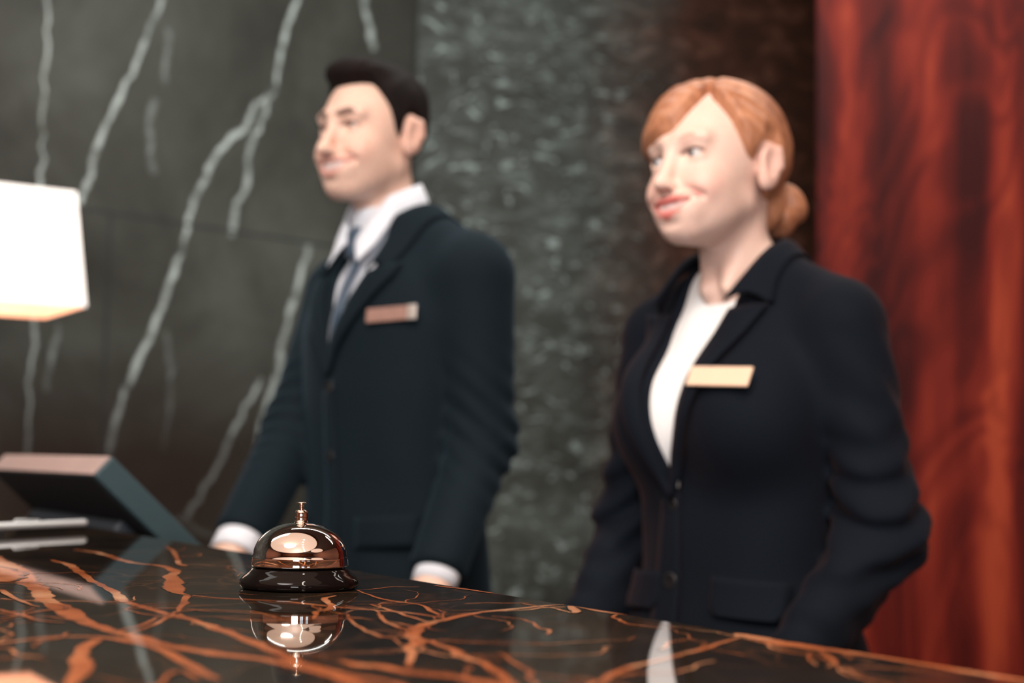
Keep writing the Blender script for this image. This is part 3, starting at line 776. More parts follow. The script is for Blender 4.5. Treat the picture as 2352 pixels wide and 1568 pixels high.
# ------------------------------------------------------------------ the woman
def make_woman():
    loc = (.312, 1.93); rz = math.radians(-49)
    L = lambda p: to_local(loc, rz, p)
    head = Head('f', (0, -.053, 1.542), math.radians(2), math.radians(-3), math.radians(-4), .98)
    pf = prof([(.78, .195, .135, .01), (.90, .180, .125, .005), (1.00, .142, .105, 0), (1.10, .142, .105, 0), (1.20, .160, .112, 0), (1.27, .162, .105, 0), (1.33, .135, .085, .01), (1.38, .085, .06, .015), (1.42, .05, .05, .02)])
    Sh = (.162, .010, 1.322); SR = (-.162, .010, 1.322)
    el = (.205, .028, 1.065); wl = (.150, -.130, .86)
    er = (-.212, .012, 1.065); wr = (-.165, -.150, .86)
    hl = (.05, -.215, .80); hr = (-.055, -.215, .815)
    def arms(P, g):
        d = smin(cap(P, Sh, el, .054+g, .049+g), cap(P, el, wl, .050+g, .038+g), .03)
        d2 = smin(cap(P, SR, er, .054+g, .049+g), cap(P, er, wr, .050+g, .038+g), .03)
        return np.minimum(d, d2)
    def yoke(P, g):
        A = (np.abs(P[0]), P[1], P[2])
        return cap(A, (.040, .020, 1.408), (.155, .010, 1.348), .034+g, .040+g)
    def bust(P, g):
        A = (np.abs(P[0]), P[1], P[2]); return ell(A, (.070, -.082, 1.205), (.066+g, .056+g, .066+g))
    def coat(P):
        d = torso(P, pf, 0); d = box_cut(d, P, .80, 1.43)
        d = smin(d, bust(P, 0), .06); return smin(d, yoke(P, 0), .045)
    def jacket0(P):
        d = coat(P)
        a = arms(P, 0)
        for e in (el, er):
            r2 = (P[0]-e[0])**2+(P[1]-e[1])**2+(P[2]-e[2])**2
            a = a+.0085*np.exp(-r2/.010)*np.sin((P[2]*1.0-P[1]*.6+np.abs(P[0])*.4)*130)
            a = a+.0030*np.exp(-np.abs(r2-.03)/.03)*np.sin((P[2]*1.0+P[1]*1.2)*85)
        d = smin(d, a, (.007+.024*sstep(1.14, 1.27, P[2])).astype(f32))
        return d+.0018*np.sin(P[0]*50-P[2]*24)*sstep(1.15, 1.0, P[2])*(P[1] < 0)
    VX = .022
    def w_open(z): return np.where(z > 1.105, .067*np.clip((z-1.105)/.275, 0, .88)**.95, 0)
    def jacket(P):
        d = jacket0(P)
        v = np.maximum(np.abs(P[0]+VX)-w_open(P[2])*.88-.001, P[1]-.02); v = np.maximum(v, 1.105-P[2])
        d = np.maximum(d, -v)
        d = smax(d, -cap(P, (-.006, .018, 1.37), (-.004, .005, 1.52), .060), .008)
        for w, e in ((wl, el), (wr, er)):
            dd = Vector(w)-Vector(e); dd.normalize(); q = Vector(w)-dd*.01
            pl = (P[0]-q.x)*dd.x+(P[1]-q.y)*dd.y+(P[2]-q.z)*dd.z
            near = vlen(P[0]-w[0], P[1]-w[1], P[2]-w[2])-.09
            d = np.where((near < 0) & (P[2] < .90), np.maximum(d, pl), d)
        return d
    def top(P):
        d = torso(P, pf, -.010); d = box_cut(d, P, .95, 1.42); d = smin(d, bust(P, -.012), .06); d = smin(d, yoke(P, -.008), .045)
        neckz = 1.386+.9*np.abs(P[0])**1.25+np.clip(P[1]+.06, 0, 1)*.35
        return smax(d, (P[2]-neckz)*.8, .003)
    def base(P):
        d = torso(P, pf, -.018); d = box_cut(d, P, .85, 1.415); d = smin(d, bust(P, -.022), .05)
        d = smin(d, arms(P, -.018), .03); d = smin(d, yoke(P, -.014), .045)
        A = (np.abs(P[0]), P[1], P[2])
        d = smin(d, cap(P, (-.006, .016, 1.36), tuple(head.to_body((0, .026, -.055))), .047, .0465), .035)
        d = smin(d, cap(A, (.018, -.052, 1.382), (.030, .0, 1.50), .008, .008), .02)   # neck cords
        
        d = smin(d, cap(A, (.088, .01, .86), (.092, 0, .46), .078, .048), .04)
        d = smin(d, cap(A, (.092, 0, .46), (.095, .02, .09), .048, .035), .02)
        d = smin(d, cap(A, (.095, .02, .05), (.095, -.09, .035), .028, .024), .02)
        d = smin(d, cap(P, wl, hl, .026, .024), .01); d = smin(d, cap(P, wr, hr, .026, .024), .01)
        return d
    hz = head.loc; hs = head.scale
    def rng(c, r, s): return (c-r, c+r, s)
    xs = axis(-.32, .32, .012, (rng(0, .11, .0023),))
    ys = axis(-.38, .20, .012, (rng(hz[1], .145*hs, .0023), (-.36, -.2, .005)))
    zs = axis(-.02, 1.72, .014, ((hz[2]-.14*hs, hz[2]+.135*hs, .0023), (.68, .90, .005), (1.36, 1.42, .005)))
    hands = [(hl, (-.75, -.10, -.62), (-.3, -.9, .3), 1, .5, .88), (hr, (.75, -.16, -.60), (.3, -.9, .3), -1, .5, .88)]
    body = build_body('person', base, head, hands, xs, ys, zs, None)
    body.location = (loc[0], loc[1], 0); body.rotation_euler = (0, 0, rz)
    tag(body, 'smiling woman with copper hair bun, dark blazer over white top behind the counter', 'person')
    jk = sdf_mesh('blazer', jacket, axis(-.32, .32, .006), axis(-.26, .18, .006), axis(.76, 1.48, .006), M['wsuit'], body)
    sdf_mesh('white_top', top, axis(-.22, .22, .005), axis(-.18, .14, .006), axis(.93, 1.46, .005), M['tee'], body)
    for sx in (-1, 1):
        rows = [(sx*(w_open(np.array(z))-.001)-VX, z, sx*(w_open(np.array(z))+.050*(t**.7))-VX, z+.006*t) for t, z in [(q/8, 1.103+(1.350-1.103)*q/8) for q in range(9)]]
        flat_patch('lapel', jacket0, rows, .005, M['wsuit'], jk, .004, 30, 9, .004)
    inner = [(-.060, -.085, 1.362), (-.062, -.055, 1.400), (-.060, -.015, 1.432), (-.050, .040, 1.458), (0, .072, 1.466), (.050, .040, 1.458), (.060, -.015, 1.432), (.062, -.055, 1.400), (.060, -.085, 1.362)]
    outer = [(-.106, -.070, 1.370), (-.100, -.045, 1.392), (-.094, -.000, 1.412), (-.074, .060, 1.412), (0, .098, 1.405), (.074, .060, 1.412), (.094, -.000, 1.412), (.100, -.045, 1.392), (.106, -.070, 1.370)]
    inner = [(x-.010-.010*(z < 1.37)-.008*(x < -.05), y, z) for x, y, z in inner]; outer = [(x-.008, y, z) for x, y, z in outer]
    neck_ring(jacket0, inner, outer, 'blazer_collar', M['wsuit'], jk, 1.0, .004)
    for z in (.995,): button('button', jacket0, -.026, z, .0110, M['button'], jk, .0035)
    button('button', jacket0, -.022, 1.094, .0085, M['button'], jk, .0035)
    flat_patch('front_edge', jacket0, [(-.058, .82, -.010, .82), (-.054, 1.0, -.010, 1.0), (-.044, 1.10, -.012, 1.11)], .0022, M['wsuit'], jk, .003, 20, 5)
    for sx in (-1, 1):
        flat_patch('pocket_flap', coat, [(sx*.052, .957, sx*.126, .953), (sx*.044, .966, sx*.134, .962), (sx*.044, 1.006, sx*.134, 1.002)], .004, M['wsuit'], jk, .004, 10, 12)
    rigid_badge('name_badge', jacket0, .078, 1.2575, .092, .0280, -2.5, .015, M['badge_peach'], body)
    shoes_and_trousers(body, .085, .93, .090, M['wsuit'])
    sk = head
    def hairf(P):
        g = P[2]-WOM_LINE(P)
        off = .002+.0125*sstep(0, .030, g)+.004*sstep(.06, .11, P[2])
        fr = sstep(.02, -.03, P[0])*sstep(-.02, -.07, P[1])
        off = off+.0045*fr*sstep(0, .02, g)
        part = np.exp(-((P[0]-.020)/.006)**2)*(P[1] < .02)*sstep(.08, .1, P[2])
        off = off-.004*part
        # strands combed from the parting to the back
        n = .0010*np.sin(P[2]*260+P[1]*160+np.sin(P[0]*50)*1.5)
        d = sk.skull(P)-off+n*sstep(0, .02, g)
        d = smax(d, -g*.85, .004)
        # hair gathered at the nape
        d = smin(d, ell(P, (0, .088, -.040), (.045, .030, .035)), .02)
        d = smax(d, -ell((np.abs(P[0]), P[1], P[2]), (.088, .016, -.006), (.014, .024, .036)), .004)
        return d
    hr_ = make_hair(head, hairf, None, None, None, M['redhair'], body)
    def bunf(P):
        x, y, z = P[0]-.014, P[1]-.128, P[2]+.034
        r = np.sqrt(x*x+z*z*.85); a = np.arctan2(z, x)
        d = np.sqrt((r-.019)**2+(y*.8)**2)-.0165-.0035*np.sin(a*3+y*120)
        d = smin(d, ell(P, (.012, .128, -.036), (.022, .020, .022)), .01)
        return d*.8
    lo = head.to_body((.012, .128, -.036))-.075; hi = lo+.15
    sdf_mesh('hair_bun', head.wrap(bunf), axis(lo[0], hi[0], .003), axis(lo[1], hi[1], .003), axis(lo[2], hi[2], .003), M['redhair'], hr_)
    em = [M['sclera'], M['iris'], M['pupil']]
    for sx in (-1, 1): eyeball(head, sx, (-.38, -1, .03), em, body)
    return body, head
# ------------------------------------------------------------------ flat veins
def strip(pts, widths, peak, jitter, step, n_sub=4):
    """centre line + half widths -> (verts2d, faces, attr) three verts across"""
    P = [np.array(p[:2], float) for p in pts]; Wd = list(widths)
    out = []; w = []
    for i in range(len(P)-1):
        p0 = P[max(i-1, 0)]; p1 = P[i]; p2 = P[i+1]; p3 = P[min(i+2, len(P)-1)]
        k = max(2, int(np.linalg.norm(p2-p1)/step))
        for q in range(k):
            u = q/k
            a = .5*((2*p1)+(-p0+p2)*u+(2*p0-5*p1+4*p2-p3)*u*u+(-p0+3*p1-3*p2+p3)*u**3)
            out.append(a*.7+.3*(p1*(1-u)+p2*u)+np.random.normal(0, jitter, 2)); w.append((Wd[i]*(1-u)+Wd[i+1]*u)*random.uniform(.75, 1.25))
    out.append(P[-1]); w.append(Wd[-1])
    V = []; F = []; A = []
    for i, p in enumerate(out):
        t = out[min(i+1, len(out)-1)]-out[max(i-1, 0)]; t = t/max(np.linalg.norm(t), 1e-9); nn = np.array([-t[1], t[0]])
        e = min(i, len(out)-1-i); pk = peak*min(1, .55+.2*e)
        V += [p-nn*w[i], p-nn*w[i]*.55, p, p+nn*w[i]*.55, p+nn*w[i]]; A += [0, pk*.75, pk, pk*.75, 0]
    for i in range(len(out)-1):
        a = i*5; F += [(a+q, a+5+q, a+6+q, a+1+q) for q in range(4)]
    return V, F, A
COUNTER_VEINS=[
  [(0.731,-0.236,0.0196),(0.915,-0.253,0.0207),(1.005,-0.263,0.0229),(1.104,-0.277,0.0177),(1.168,-0.285,0.0124),(1.254,-0.301,0.0122),(1.32,-0.307,0.0136),(1.385,-0.314,0.0096),(1.438,-0.313,0.0076),(1.471,-0.31,0.0077),(1.506,-0.309,0.0076),(1.528,-0.302,0.0083),(1.547,-0.296,0.008),(1.571,-0.284,0.0069),(1.61,-0.279,0.0079),(1.649,-0.276,0.008),(1.683,-0.281,0.0073)],
  [(0.891,-0.202,0.0042),(0.968,-0.207,0.0063),(1.117,-0.232,0.006),(1.203,-0.243,0.0061),(1.284,-0.258,0.0061),(1.321,-0.258,0.0064),(1.36,-0.259,0.006),(1.39,-0.256,0.0057),(1.449,-0.258,0.0068),(1.495,-0.262,0.0067),(1.532,-0.265,0.0062),(1.566,-0.27,0.0062),(1.595,-0.273,0.0058),(1.631,-0.271,0.0057),(1.664,-0.263,0.0057),(1.691,-0.265,0.0053)],
  [(0.757,-0.145,0.0051),(0.809,-0.136,0.008),(0.944,-0.147,0.0068),(0.992,-0.136,0.0064),(1.038,-0.141,0.0085),(1.074,-0.15,0.0069),(1.098,-0.164,0.0088),(1.149,-0.178,0.0121),(1.202,-0.197,0.0129),(1.235,-0.206,0.0078),(1.256,-0.206,0.0042),(1.284,-0.195,0.0032),(1.304,-0.178,0.0032),(1.323,-0.163,0.0031),(1.352,-0.154,0.0038),(1.378,-0.143,0.0037),(1.389,-0.137,0.0029),(1.415,-0.122,0.0035),(1.451,-0.115,0.0033)],
  [(1.256,-0.206,0.0042),(1.309,-0.228,0.0053),(1.351,-0.247,0.0028),(1.39,-0.268,0.0031),(1.428,-0.291,0.0028),(1.459,-0.318,0.0021)],
  [(1.358,-0.251,0.0027),(1.384,-0.27,0.0025),(1.422,-0.294,0.0029),(1.443,-0.317,0.0027)],
  [(1.235,-0.326,0.0023),(1.255,-0.314,0.0015),(1.278,-0.274,0.0015),(1.29,-0.26,0.0015)],
  [(1.466,-0.387,0.0047),(1.463,-0.378,0.0047),(1.451,-0.349,0.0046),(1.458,-0.329,0.0046),(1.483,-0.318,0.0069),(1.511,-0.316,0.0056),(1.544,-0.317,0.0052),(1.582,-0.322,0.0048),(1.623,-0.325,0.0036)],
  [(1.469,-0.331,0.006),(1.491,-0.343,0.0094),(1.518,-0.354,0.007),(1.554,-0.364,0.0088),(1.579,-0.372,0.0074),(1.619,-0.387,0.0059)],
  [(1.413,0.0,0.0024),(1.416,-0.022,0.0031),(1.424,-0.047,0.0045),(1.433,-0.079,0.005),(1.45,-0.105,0.0061),(1.469,-0.131,0.007),(1.485,-0.15,0.0073),(1.502,-0.164,0.0075),(1.526,-0.178,0.0087),(1.549,-0.188,0.0072),(1.57,-0.204,0.0053),(1.592,-0.214,0.0054),(1.624,-0.233,0.0033)],
  [(1.537,-0.182,0.0037),(1.547,-0.179,0.0042),(1.565,-0.182,0.0055),(1.583,-0.184,0.0048),(1.602,-0.193,0.0064),(1.618,-0.195,0.0044),(1.629,-0.196,0.0056),(1.653,-0.205,0.0056),(1.677,-0.214,0.0045),(1.709,-0.229,0.0041)],
  [(1.591,-0.252,0.0026),(1.612,-0.251,0.0074),(1.619,-0.244,0.009),(1.643,-0.241,0.0078),(1.664,-0.23,0.0075),(1.692,-0.226,0.0078),(1.719,-0.222,0.0073)],
  [(1.423,0.002,0.0012),(1.444,0.001,0.0031),(1.464,0.0,0.0037),(1.484,0.001,0.0011)],
  [(1.59,-0.004,0.0024),(1.607,-0.006,0.008),(1.63,-0.011,0.0093),(1.649,-0.008,0.0068),(1.669,-0.006,0.0056),(1.691,-0.003,0.0044),(1.719,-0.003,0.0041),(1.745,-0.002,0.0039),(1.77,-0.002,0.0045),(1.8,-0.003,0.0046)],
  [(1.602,-0.011,0.0023),(1.621,-0.044,0.0032),(1.638,-0.073,0.004),(1.643,-0.086,0.0029)],
  [(1.646,-0.088,0.0033),(1.662,-0.12,0.004),(1.669,-0.139,0.0038),(1.689,-0.166,0.0035),(1.713,-0.196,0.0035)],
  [(1.667,-0.015,0.0025),(1.681,-0.025,0.0034),(1.695,-0.033,0.0023),(1.712,-0.049,0.0009)],
  [(1.3,-0.115,0.0017),(1.312,-0.127,0.0033),(1.331,-0.137,0.0056),(1.356,-0.145,0.0046),(1.378,-0.155,0.0058),(1.386,-0.165,0.0035),(1.393,-0.173,0.0042),(1.43,-0.192,0.0013)],
  [(0.431,0.011,0.0051),(0.486,0.016,0.0074),(0.566,0.016,0.0068),(0.65,0.017,0.0042)],
  [(0.734,-0.042,0.0037),(0.805,-0.059,0.0051),(0.897,-0.088,0.0045),(0.983,-0.115,0.0053),(1.004,-0.118,0.0064)],
  [(1.266,-0.082,0.0014),(1.316,-0.093,0.0017),(1.348,-0.096,0.0024),(1.375,-0.091,0.0023),(1.437,-0.11,0.0028)],
  [(1.473,-0.134,0.0025),(1.455,-0.135,0.0019),(1.405,-0.126,0.0021),(1.363,-0.12,0.0015)],
  [(1.255,-0.01,0.0015),(1.285,-0.004,0.0019),(1.317,-0.001,0.0019),(1.351,0.004,0.0013)],
  [(1.432,-0.17,0.0013),(1.505,-0.192,0.0017),(1.527,-0.191,0.0021),(1.526,-0.178,0.0027)],
  [(1.418,-0.142,0.0021),(1.451,-0.157,0.0032),(1.473,-0.162,0.0024),(1.501,-0.166,0.0023)],
  [(1.353,-0.353,0.0024),(1.339,-0.338,0.0025),(1.321,-0.318,0.0027),(1.32,-0.307,0.0034)],
  [(1.175,-0.312,0.0043),(1.232,-0.317,0.0039),(1.272,-0.318,0.0022),(1.299,-0.317,0.0014)],
  [(1.305,-0.342,0.002),(1.339,-0.338,0.0038),(1.375,-0.337,0.0024),(1.389,-0.326,0.0012)],
  [(0.95,-0.275,0.0243),(1.046,-0.28,0.0299),(1.109,-0.297,0.0134)],
  [(1.603,-0.172,0.0009),(1.633,-0.181,0.0013),(1.665,-0.195,0.002),(1.703,-0.215,0.0014)],
  [(1.424,-0.003,0.0016),(1.445,-0.012,0.0023),(1.462,-0.026,0.0011)],
  [(1.622,-0.333,0.0021),(1.593,-0.33,0.0034),(1.6,-0.338,0.003),(1.634,-0.356,0.002)],
]
WALL_VEINS=[
  ([(0.203,2.611),(0.2,2.568),(0.163,2.476),(0.102,2.311),(0.042,2.178),(0.017,2.093),(-0.021,1.981),(-0.039,1.926),(-0.044,1.886)],0.0183,0.75),
  ([(0.719,2.742),(0.711,2.695),(0.671,2.565),(0.656,2.502),(0.642,2.395),(0.618,2.346),(0.558,2.305),(0.527,2.226),(0.495,2.199),(0.423,2.122),(0.363,2.0),(0.32,1.896),(0.314,1.854),(0.301,1.783),(0.253,1.641),(0.198,1.502),(0.144,1.379),(0.099,1.246),(0.076,1.128)],0.0197,0.8),
  ([(0.634,2.378),(0.586,2.252),(0.562,2.204),(0.54,2.113),(0.543,2.041),(0.504,1.964),(0.484,1.854)],0.0225,0.6),
  ([(1.007,2.8),(1.009,2.737),(1.031,2.679),(1.057,2.598)],0.0282,0.85),
  ([(0.797,1.864),(0.765,1.749),(0.724,1.628),(0.693,1.51),(0.688,1.437),(0.64,1.32),(0.618,1.22),(0.623,1.107),(0.569,0.968),(0.539,0.899)],0.0239,0.8),
  ([(0.62,1.405),(0.596,1.361),(0.54,1.274),(0.464,1.12),(0.404,1.024),(0.337,0.944)],0.0211,0.75),
  ([(-0.178,2.501),(-0.177,2.344),(-0.176,2.137),(-0.176,1.957),(-0.177,1.524),(-0.175,1.199),(-0.169,1.014)],0.0127,0.6),
  ([(0.313,0.957),(0.376,0.936),(0.441,0.908),(0.507,0.872)],0.0197,0.45),
  ([(0.188,2.247),(0.171,2.107),(0.198,2.016)],0.0253,0.25),
  ([(0.224,2.49),(0.217,2.294)],0.0225,0.2),
  ([(-0.097,1.531),(-0.118,1.415),(-0.128,1.326)],0.0169,0.3),
  ([(0.266,1.158),(0.281,1.346),(0.258,1.533)],0.0197,0.15),
]

def vein_attr(o, vals):
    at = o.data.attributes.new('vein', 'FLOAT', 'POINT'); at.data.foreach_set('value', np.array(vals, f32))

# ------------------------------------------------------------------ the setting
CO = (-.7223, 2.1605); CA = math.radians(-57.45)          # a point on the counter's staff edge, and the edge's direction
E2 = np.array([math.cos(CA), math.sin(CA)]); N2 = np.array([-math.sin(CA), math.cos(CA)])
def cw(x, y): p = np.array(CO)+E2*x+N2*y; return float(p[0]), float(p[1])
TOP = 1.05; DESK = .88

def wall(name, loc, rz, length, mat, x0=0, z1=3.4, veins=None, th=.12):
    b = MB(); b.box((x0+length/2, th/2, z1/2), (length/2, th/2, z1/2))
    A = [0]*8
    if veins:
        k = 0
        for pts, w, pk in veins:
            V, F, a = strip([(p[0], p[1]) for p in pts], [w*.62]*len(pts), pk, .004, .03); k += 1
            b.add([(v[0], -.0006-.0002*k, v[1]) for v in V], F); A += a
    o = b.build(name, mat); o.location = (loc[0], loc[1], 0); o.rotation_euler = (0, 0, rz); tag(o, kind='structure')
    vein_attr(o, A)
    return o
fl = MB(); fl.box((-.8, .3, -.05), (6.2, 6.2, .05)); tag(fl.build('floor', M['floor']), kind='structure')
ce = MB(); ce.box((-.8, .3, 3.45), (6.2, 6.2, .05)); tag(ce.build('ceiling', M['ceil']), kind='structure')
JV = [([(1.255, 0), (1.255, 3.4)], .03, -.2)]
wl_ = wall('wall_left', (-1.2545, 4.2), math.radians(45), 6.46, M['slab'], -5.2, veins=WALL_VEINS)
jb = MB(); 
for (x, z, hx, hz) in [(-1.97, 1.875, 3.2, .0035), (.055, .94, .0035, .93), (1.252, 1.7, .006, 1.7)]:
    jb.box((x, -.0004, z), (hx, .0009, hz))
t1 = jb.build('trim_1', M['joint']); t1.location = wl_.location; t1.rotation_euler = wl_.rotation_euler; tag(t1, kind='structure')
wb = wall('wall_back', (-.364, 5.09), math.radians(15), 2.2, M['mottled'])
jb = MB(); jb.box((.655, -.0004, 1.7), (.003, .0008, 1.7)); t2 = jb.build('trim_2', M['joint']); t2.location = wb.location; t2.rotation_euler = wb.rotation_euler; tag(t2, kind='structure')
wall('wall_right', (.905, 4.2), math.radians(-6), 4.6, M['redwood'], th=.06)
M['redwood_b'] = M['redwood']
b = MB(); b.box((0, 0, 1.7), (.03, .68, 1.7)); o = b.build('trim_3', M['redwood']); o.location = (1.12, 4.86, 0); o.rotation_euler = (0, 0, math.radians(-14)); tag(o, kind='structure')
# lobby side of the room, behind the camera
wall('wall_front', (-6.6, -5.2), 0, 11.6, M['beige'], th=.12).location.y = -5.32
b = MB(); b.box((0, 0, 1.7), (.06, 5.4, 1.7)); o = b.build('wall_side', M['beige']); o.location = (5.0, -.6, 0); o.name = 'wall_east'; tag(o, kind='structure')
b = MB(); b.box((0, 0, 1.7), (.06, 3.2, 1.7)); o = b.build('wall_west', M['beige']); o.location = (-5.2, -2.2, 0); tag(o, kind='structure')
def window(i, x, w, z0, z1):
    b = MB(); b.box((0, 0, (z0+z1)/2), (w/2, .02, (z1-z0)/2)); o = b.build('window_%d' % i, M['daylight']); o.location = (x, -5.17, 0); tag(o, kind='structure')
    f = MB()
    for sx in (-1, 0, 1): f.box((sx*w/2, .03, (z0+z1)/2), (.03, .03, (z1-z0)/2))
    for z in (z0, (z0+z1)/2, z1): f.box((0, .03, z), (w/2+.03, .03, .03))
    f.build('window_frame', M['frame'], o)
window(1, -.2, 1.5, .7, 1.9); window(2, 1.6, .8, .7, 1.9); window(3, 3.2, .8, .7, 1.9)

# ------------------------------------------------------------------ reception counter
b = MB(); b.box((.75, -.26, TOP-.015), (2.35, .26, .015)); A = [0]*8; k = 0
for r in COUNTER_VEINS:
    ew = 2.2 if max(q[1] for q in r) > -.012 and sum(q[1] for q in r)/len(r) > -.03 else 1
    V, F, a = strip(r, [(q[2]*(.50 if q[2] < .006 else .62)+.0006)*ew for q in r], 1.0, .0007, .012); k += 1
    V = [(v[0], min(v[1], -.0004)) for v in V]
    b.add([(v[0], v[1], TOP+.00006+.00001*k) for v in V], F); A += a
rs = random.Random(5)
for n_ in range(85):                                     # hairline side veins
    r = rs.choice(COUNTER_VEINS); q = rs.choice(r); x, y = q[0], q[1]
    if rs.random() < .35: x += rs.uniform(-.12, .12); y += rs.uniform(-.08, .08)
    a = rs.uniform(0, 2*PI); pts = []
    for s_ in range(rs.randint(4, 9)):
        pts.append((x, y)); a += rs.uniform(-.75, .75); l = rs.uniform(.012, .03); x += math.cos(a)*l; y += math.sin(a)*l*.8
    pts = [p for p in pts if -.5 < p[1] < -.006]
    if len(pts) < 3: continue
    w0 = rs.choice((.0009, .0012, .0018)); V, F, aa = strip(pts, [w0*(1-.6*i/len(pts)) for i in range(len(pts))], .70, .0009, .006); k += 1
    b.add([(v[0], v[1], TOP+.00003+.000002*k) for v in V], F); A += aa
ct = b.build('reception_counter', M['counter']); ct.location = (CO[0], CO[1], 0); ct.rotation_euler = (0, 0, CA); vein_attr(ct, A)
tag(ct, 'polished dark brown marble reception counter with orange veins, holding the bell', 'counter')
b = MB(); b.box((.75, -.25, .5175), (2.30, .21, .5025)); b.build('counter_body', M['darkwood'], ct)
b = MB(); b.box((.75, -.25, .05), (2.31, .225, .05)); b.build('plinth', M['blackgloss'], ct)
# staff desk behind it
b = MB(); b.box((-.65, .17, DESK-.02), (1.0, .145, .02)); dk = b.build('staff_desk', M['darkwood'], bevel=.003); dk.location = ct.location; dk.rotation_euler = ct.rotation_euler
tag(dk, 'low dark staff desk hidden behind the marble counter', 'desk')
for x in (-1.55, -.65, .25):
    b = MB(); b.box((x, .17, .43), (.02, .13, .43)); b.build('side_panel', M['darkwood'], dk)

# ------------------------------------------------------------------ service bell
bell = empty('service_bell', (-.1535, 1.059, TOP+.0003))
tag(bell, 'shiny chrome service bell with black base on the marble counter', 'bell')
m = MB(); m.lathe([(0, 0), (.0405, 0), (.0430, .0012), (.0438, .0035), (.0434, .0056), (.0415, .0082), (.0385, .0105), (.0362, .0128), (.0352, .0142), (.0335, .0150), (0, .0152)], 128); m.build('base', M['blackgloss'], bell, True)
prof_ = [(.0346, .0162), (.0353, .0160), (.0354, .0170), (.0350, .0212), (.0352, .0218), (.0349, .0226)]
for i in range(1, 25):
    a = i/24*PI/2; prof_.append((max(.0344*math.cos(a)**.92, .0005), .0226+.0252*math.sin(a)**.97))
m = MB(); m.lathe(prof_, 160); dm = m.build('dome', M['chrome'], bell, True)
m = MB(); m.lathe([(.0, .0130), (.029, .0135), (.0305, .0162), (.0346, .0163)], 96); m.build('dome_rim', M['blackgloss'], dm, True)
m = MB(); m.lathe([(.0052, .0468), (.0050, .0488), (.0044, .0494), (.0047, .0500), (.0044, .0506), (.0046, .0512), (.0046, .0545), (.0041, .0562), (.0028, .0572), (0, .0576)], 48); m.build('post', M['nickel'], bell, True)
m = MB(); m.lathe([(.0014, .0560), (.0014, .0616), (.0036, .0618), (.0038, .0622), (.0034, .0626), (0, .0627)], 40); m.build('plunger', M['nickel'], bell, True)

# ------------------------------------------------------------------ lamp with a rectangular shade
def mat_shade(name, c, s0, s1, z0, z1):
    t = NT(name); tc = t.N('ShaderNodeTexCoord'); sp = t.N('ShaderNodeSeparateXYZ'); t.L(tc.outputs['Object'], sp.inputs[0])
    mr = t.N('ShaderNodeMapRange'); mr.inputs['From Min'].default_value = z0; mr.inputs['From Max'].default_value = z1
    mr.inputs['To Min'].default_value = s0; mr.inputs['To Max'].default_value = s1; t.L(sp.outputs['Z'], mr.inputs['Value'])
    n = t.noise(t.coord(), 200, 2)
    t.L(t.mix(n, tuple(x*.97 for x in c), c), t.b.inputs['Base Color']); t.b.inputs['Emission Color'].default_value = tuple(c)+(1,)
    t.L(mr.outputs[0], t.b.inputs['Emission Strength']); t.val('Roughness', .9)
    return t.m
M['shade_out'] = mat_shade('lit white lamp shade fabric', (1.0, .92, .86), .50, .74, .60, .86)
M['shade_in'] = mat_shade('lit inner lamp shade lining', (1.0, .64, .48), .48, .5, .60, .86)
lx, ly = -1.236, 3.24
lamp = empty('table_lamp', (lx, ly, DESK), CA)
tag(lamp, 'lit table lamp with white tapered rectangular shade, left of the man', 'lamp')
m = MB(); m.box((0, 0, .0125), (.075, .075, .0125)); m.build('base', M['brass'], lamp, bevel=.004)
m = MB(); m.lathe([(.012, .025), (.012, .10), (.02, .11), (.02, .13), (.011, .14), (.011, .60), (.018, .61), (.018, .68), (0, .68)], 32); m.build('stem', M['brass'], lamp, True)
def frustum(a, b_, z0, a2, b2, z1, th, mi):
    v = []
    for (p, q, z) in ((a, b_, z0), (a2, b2, z1)):
        v += [(-p, -q, z), (p, -q, z), (p, q, z), (-p, q, z)]
    for (p, q, z) in ((a-th, b_-th, z0), (a2-th, b2-th, z1)):
        v += [(-p, -q, z), (p, -q, z), (p, q, z), (-p, q, z)]
    f = []; mm = []
    for i in range(4):
        j = (i+1) % 4
        f.append((i, j, 4+j, 4+i)); mm.append(0)
        f.append((8+j, 8+i, 12+i, 12+j)); mm.append(1)
        f.append((j, i, 8+i, 8+j)); mm.append(0); f.append((4+i, 4+j, 12+j, 12+i)); mm.append(0)
    return v, f, mm
v, f, mm = frustum(.175, .21, .601, .148, .183, .866, .004, 0)
mesh_obj('lamp_shade', v, f, [M['shade_out'], M['shade_in']], lamp, False, mm)
m = MB(); m.lathe([(0, .80), (.02, .79), (.031, .76), (.028, .73), (.015, .70), (.013, .68)], 24); m.build('bulb', M['lamp_on'], lamp, True)

# ------------------------------------------------------------------ tilted monitor behind the counter edge
mon = empty('monitor', (*cw(.12, .20), DESK), CA)
tag(mon, 'dark monitor tilted back behind the counter edge, seen from behind', 'monitor')
th_ = math.radians(43); sl = (math.cos(th_), -math.sin(th_)); nd = (-math.sin(th_), -math.cos(th_))   # down the slope, into the back
def slab_pts(x0, x1, a0, a1, b0, b1):
    """a along the slope from the top edge, b into the back; monitor frame"""
    P = []
    for x in (x0, x1):
        for a in (a0, a1):
            for b_ in (b0, b1):
                P.append((x-.148, .006-.20+sl[0]*a+nd[0]*b_, 1.1450-DESK+sl[1]*a+nd[1]*b_))
    return P
BF = [(0, 1, 3, 2), (4, 6, 7, 5), (0, 4, 5, 1), (2, 3, 7, 6), (0, 2, 6, 4), (1, 5, 7, 3)]
m = MB(); m.add(slab_pts(-.16, .405, .001, .27, 0, .034), BF); m.build('case', M['moncase'], mon, bevel=.003)
m = MB(); m.add(slab_pts(-.162, .400, -.0015, .001, .002, .034), BF); m.build('top_rim', M['monrim'], mon, bevel=.0008)
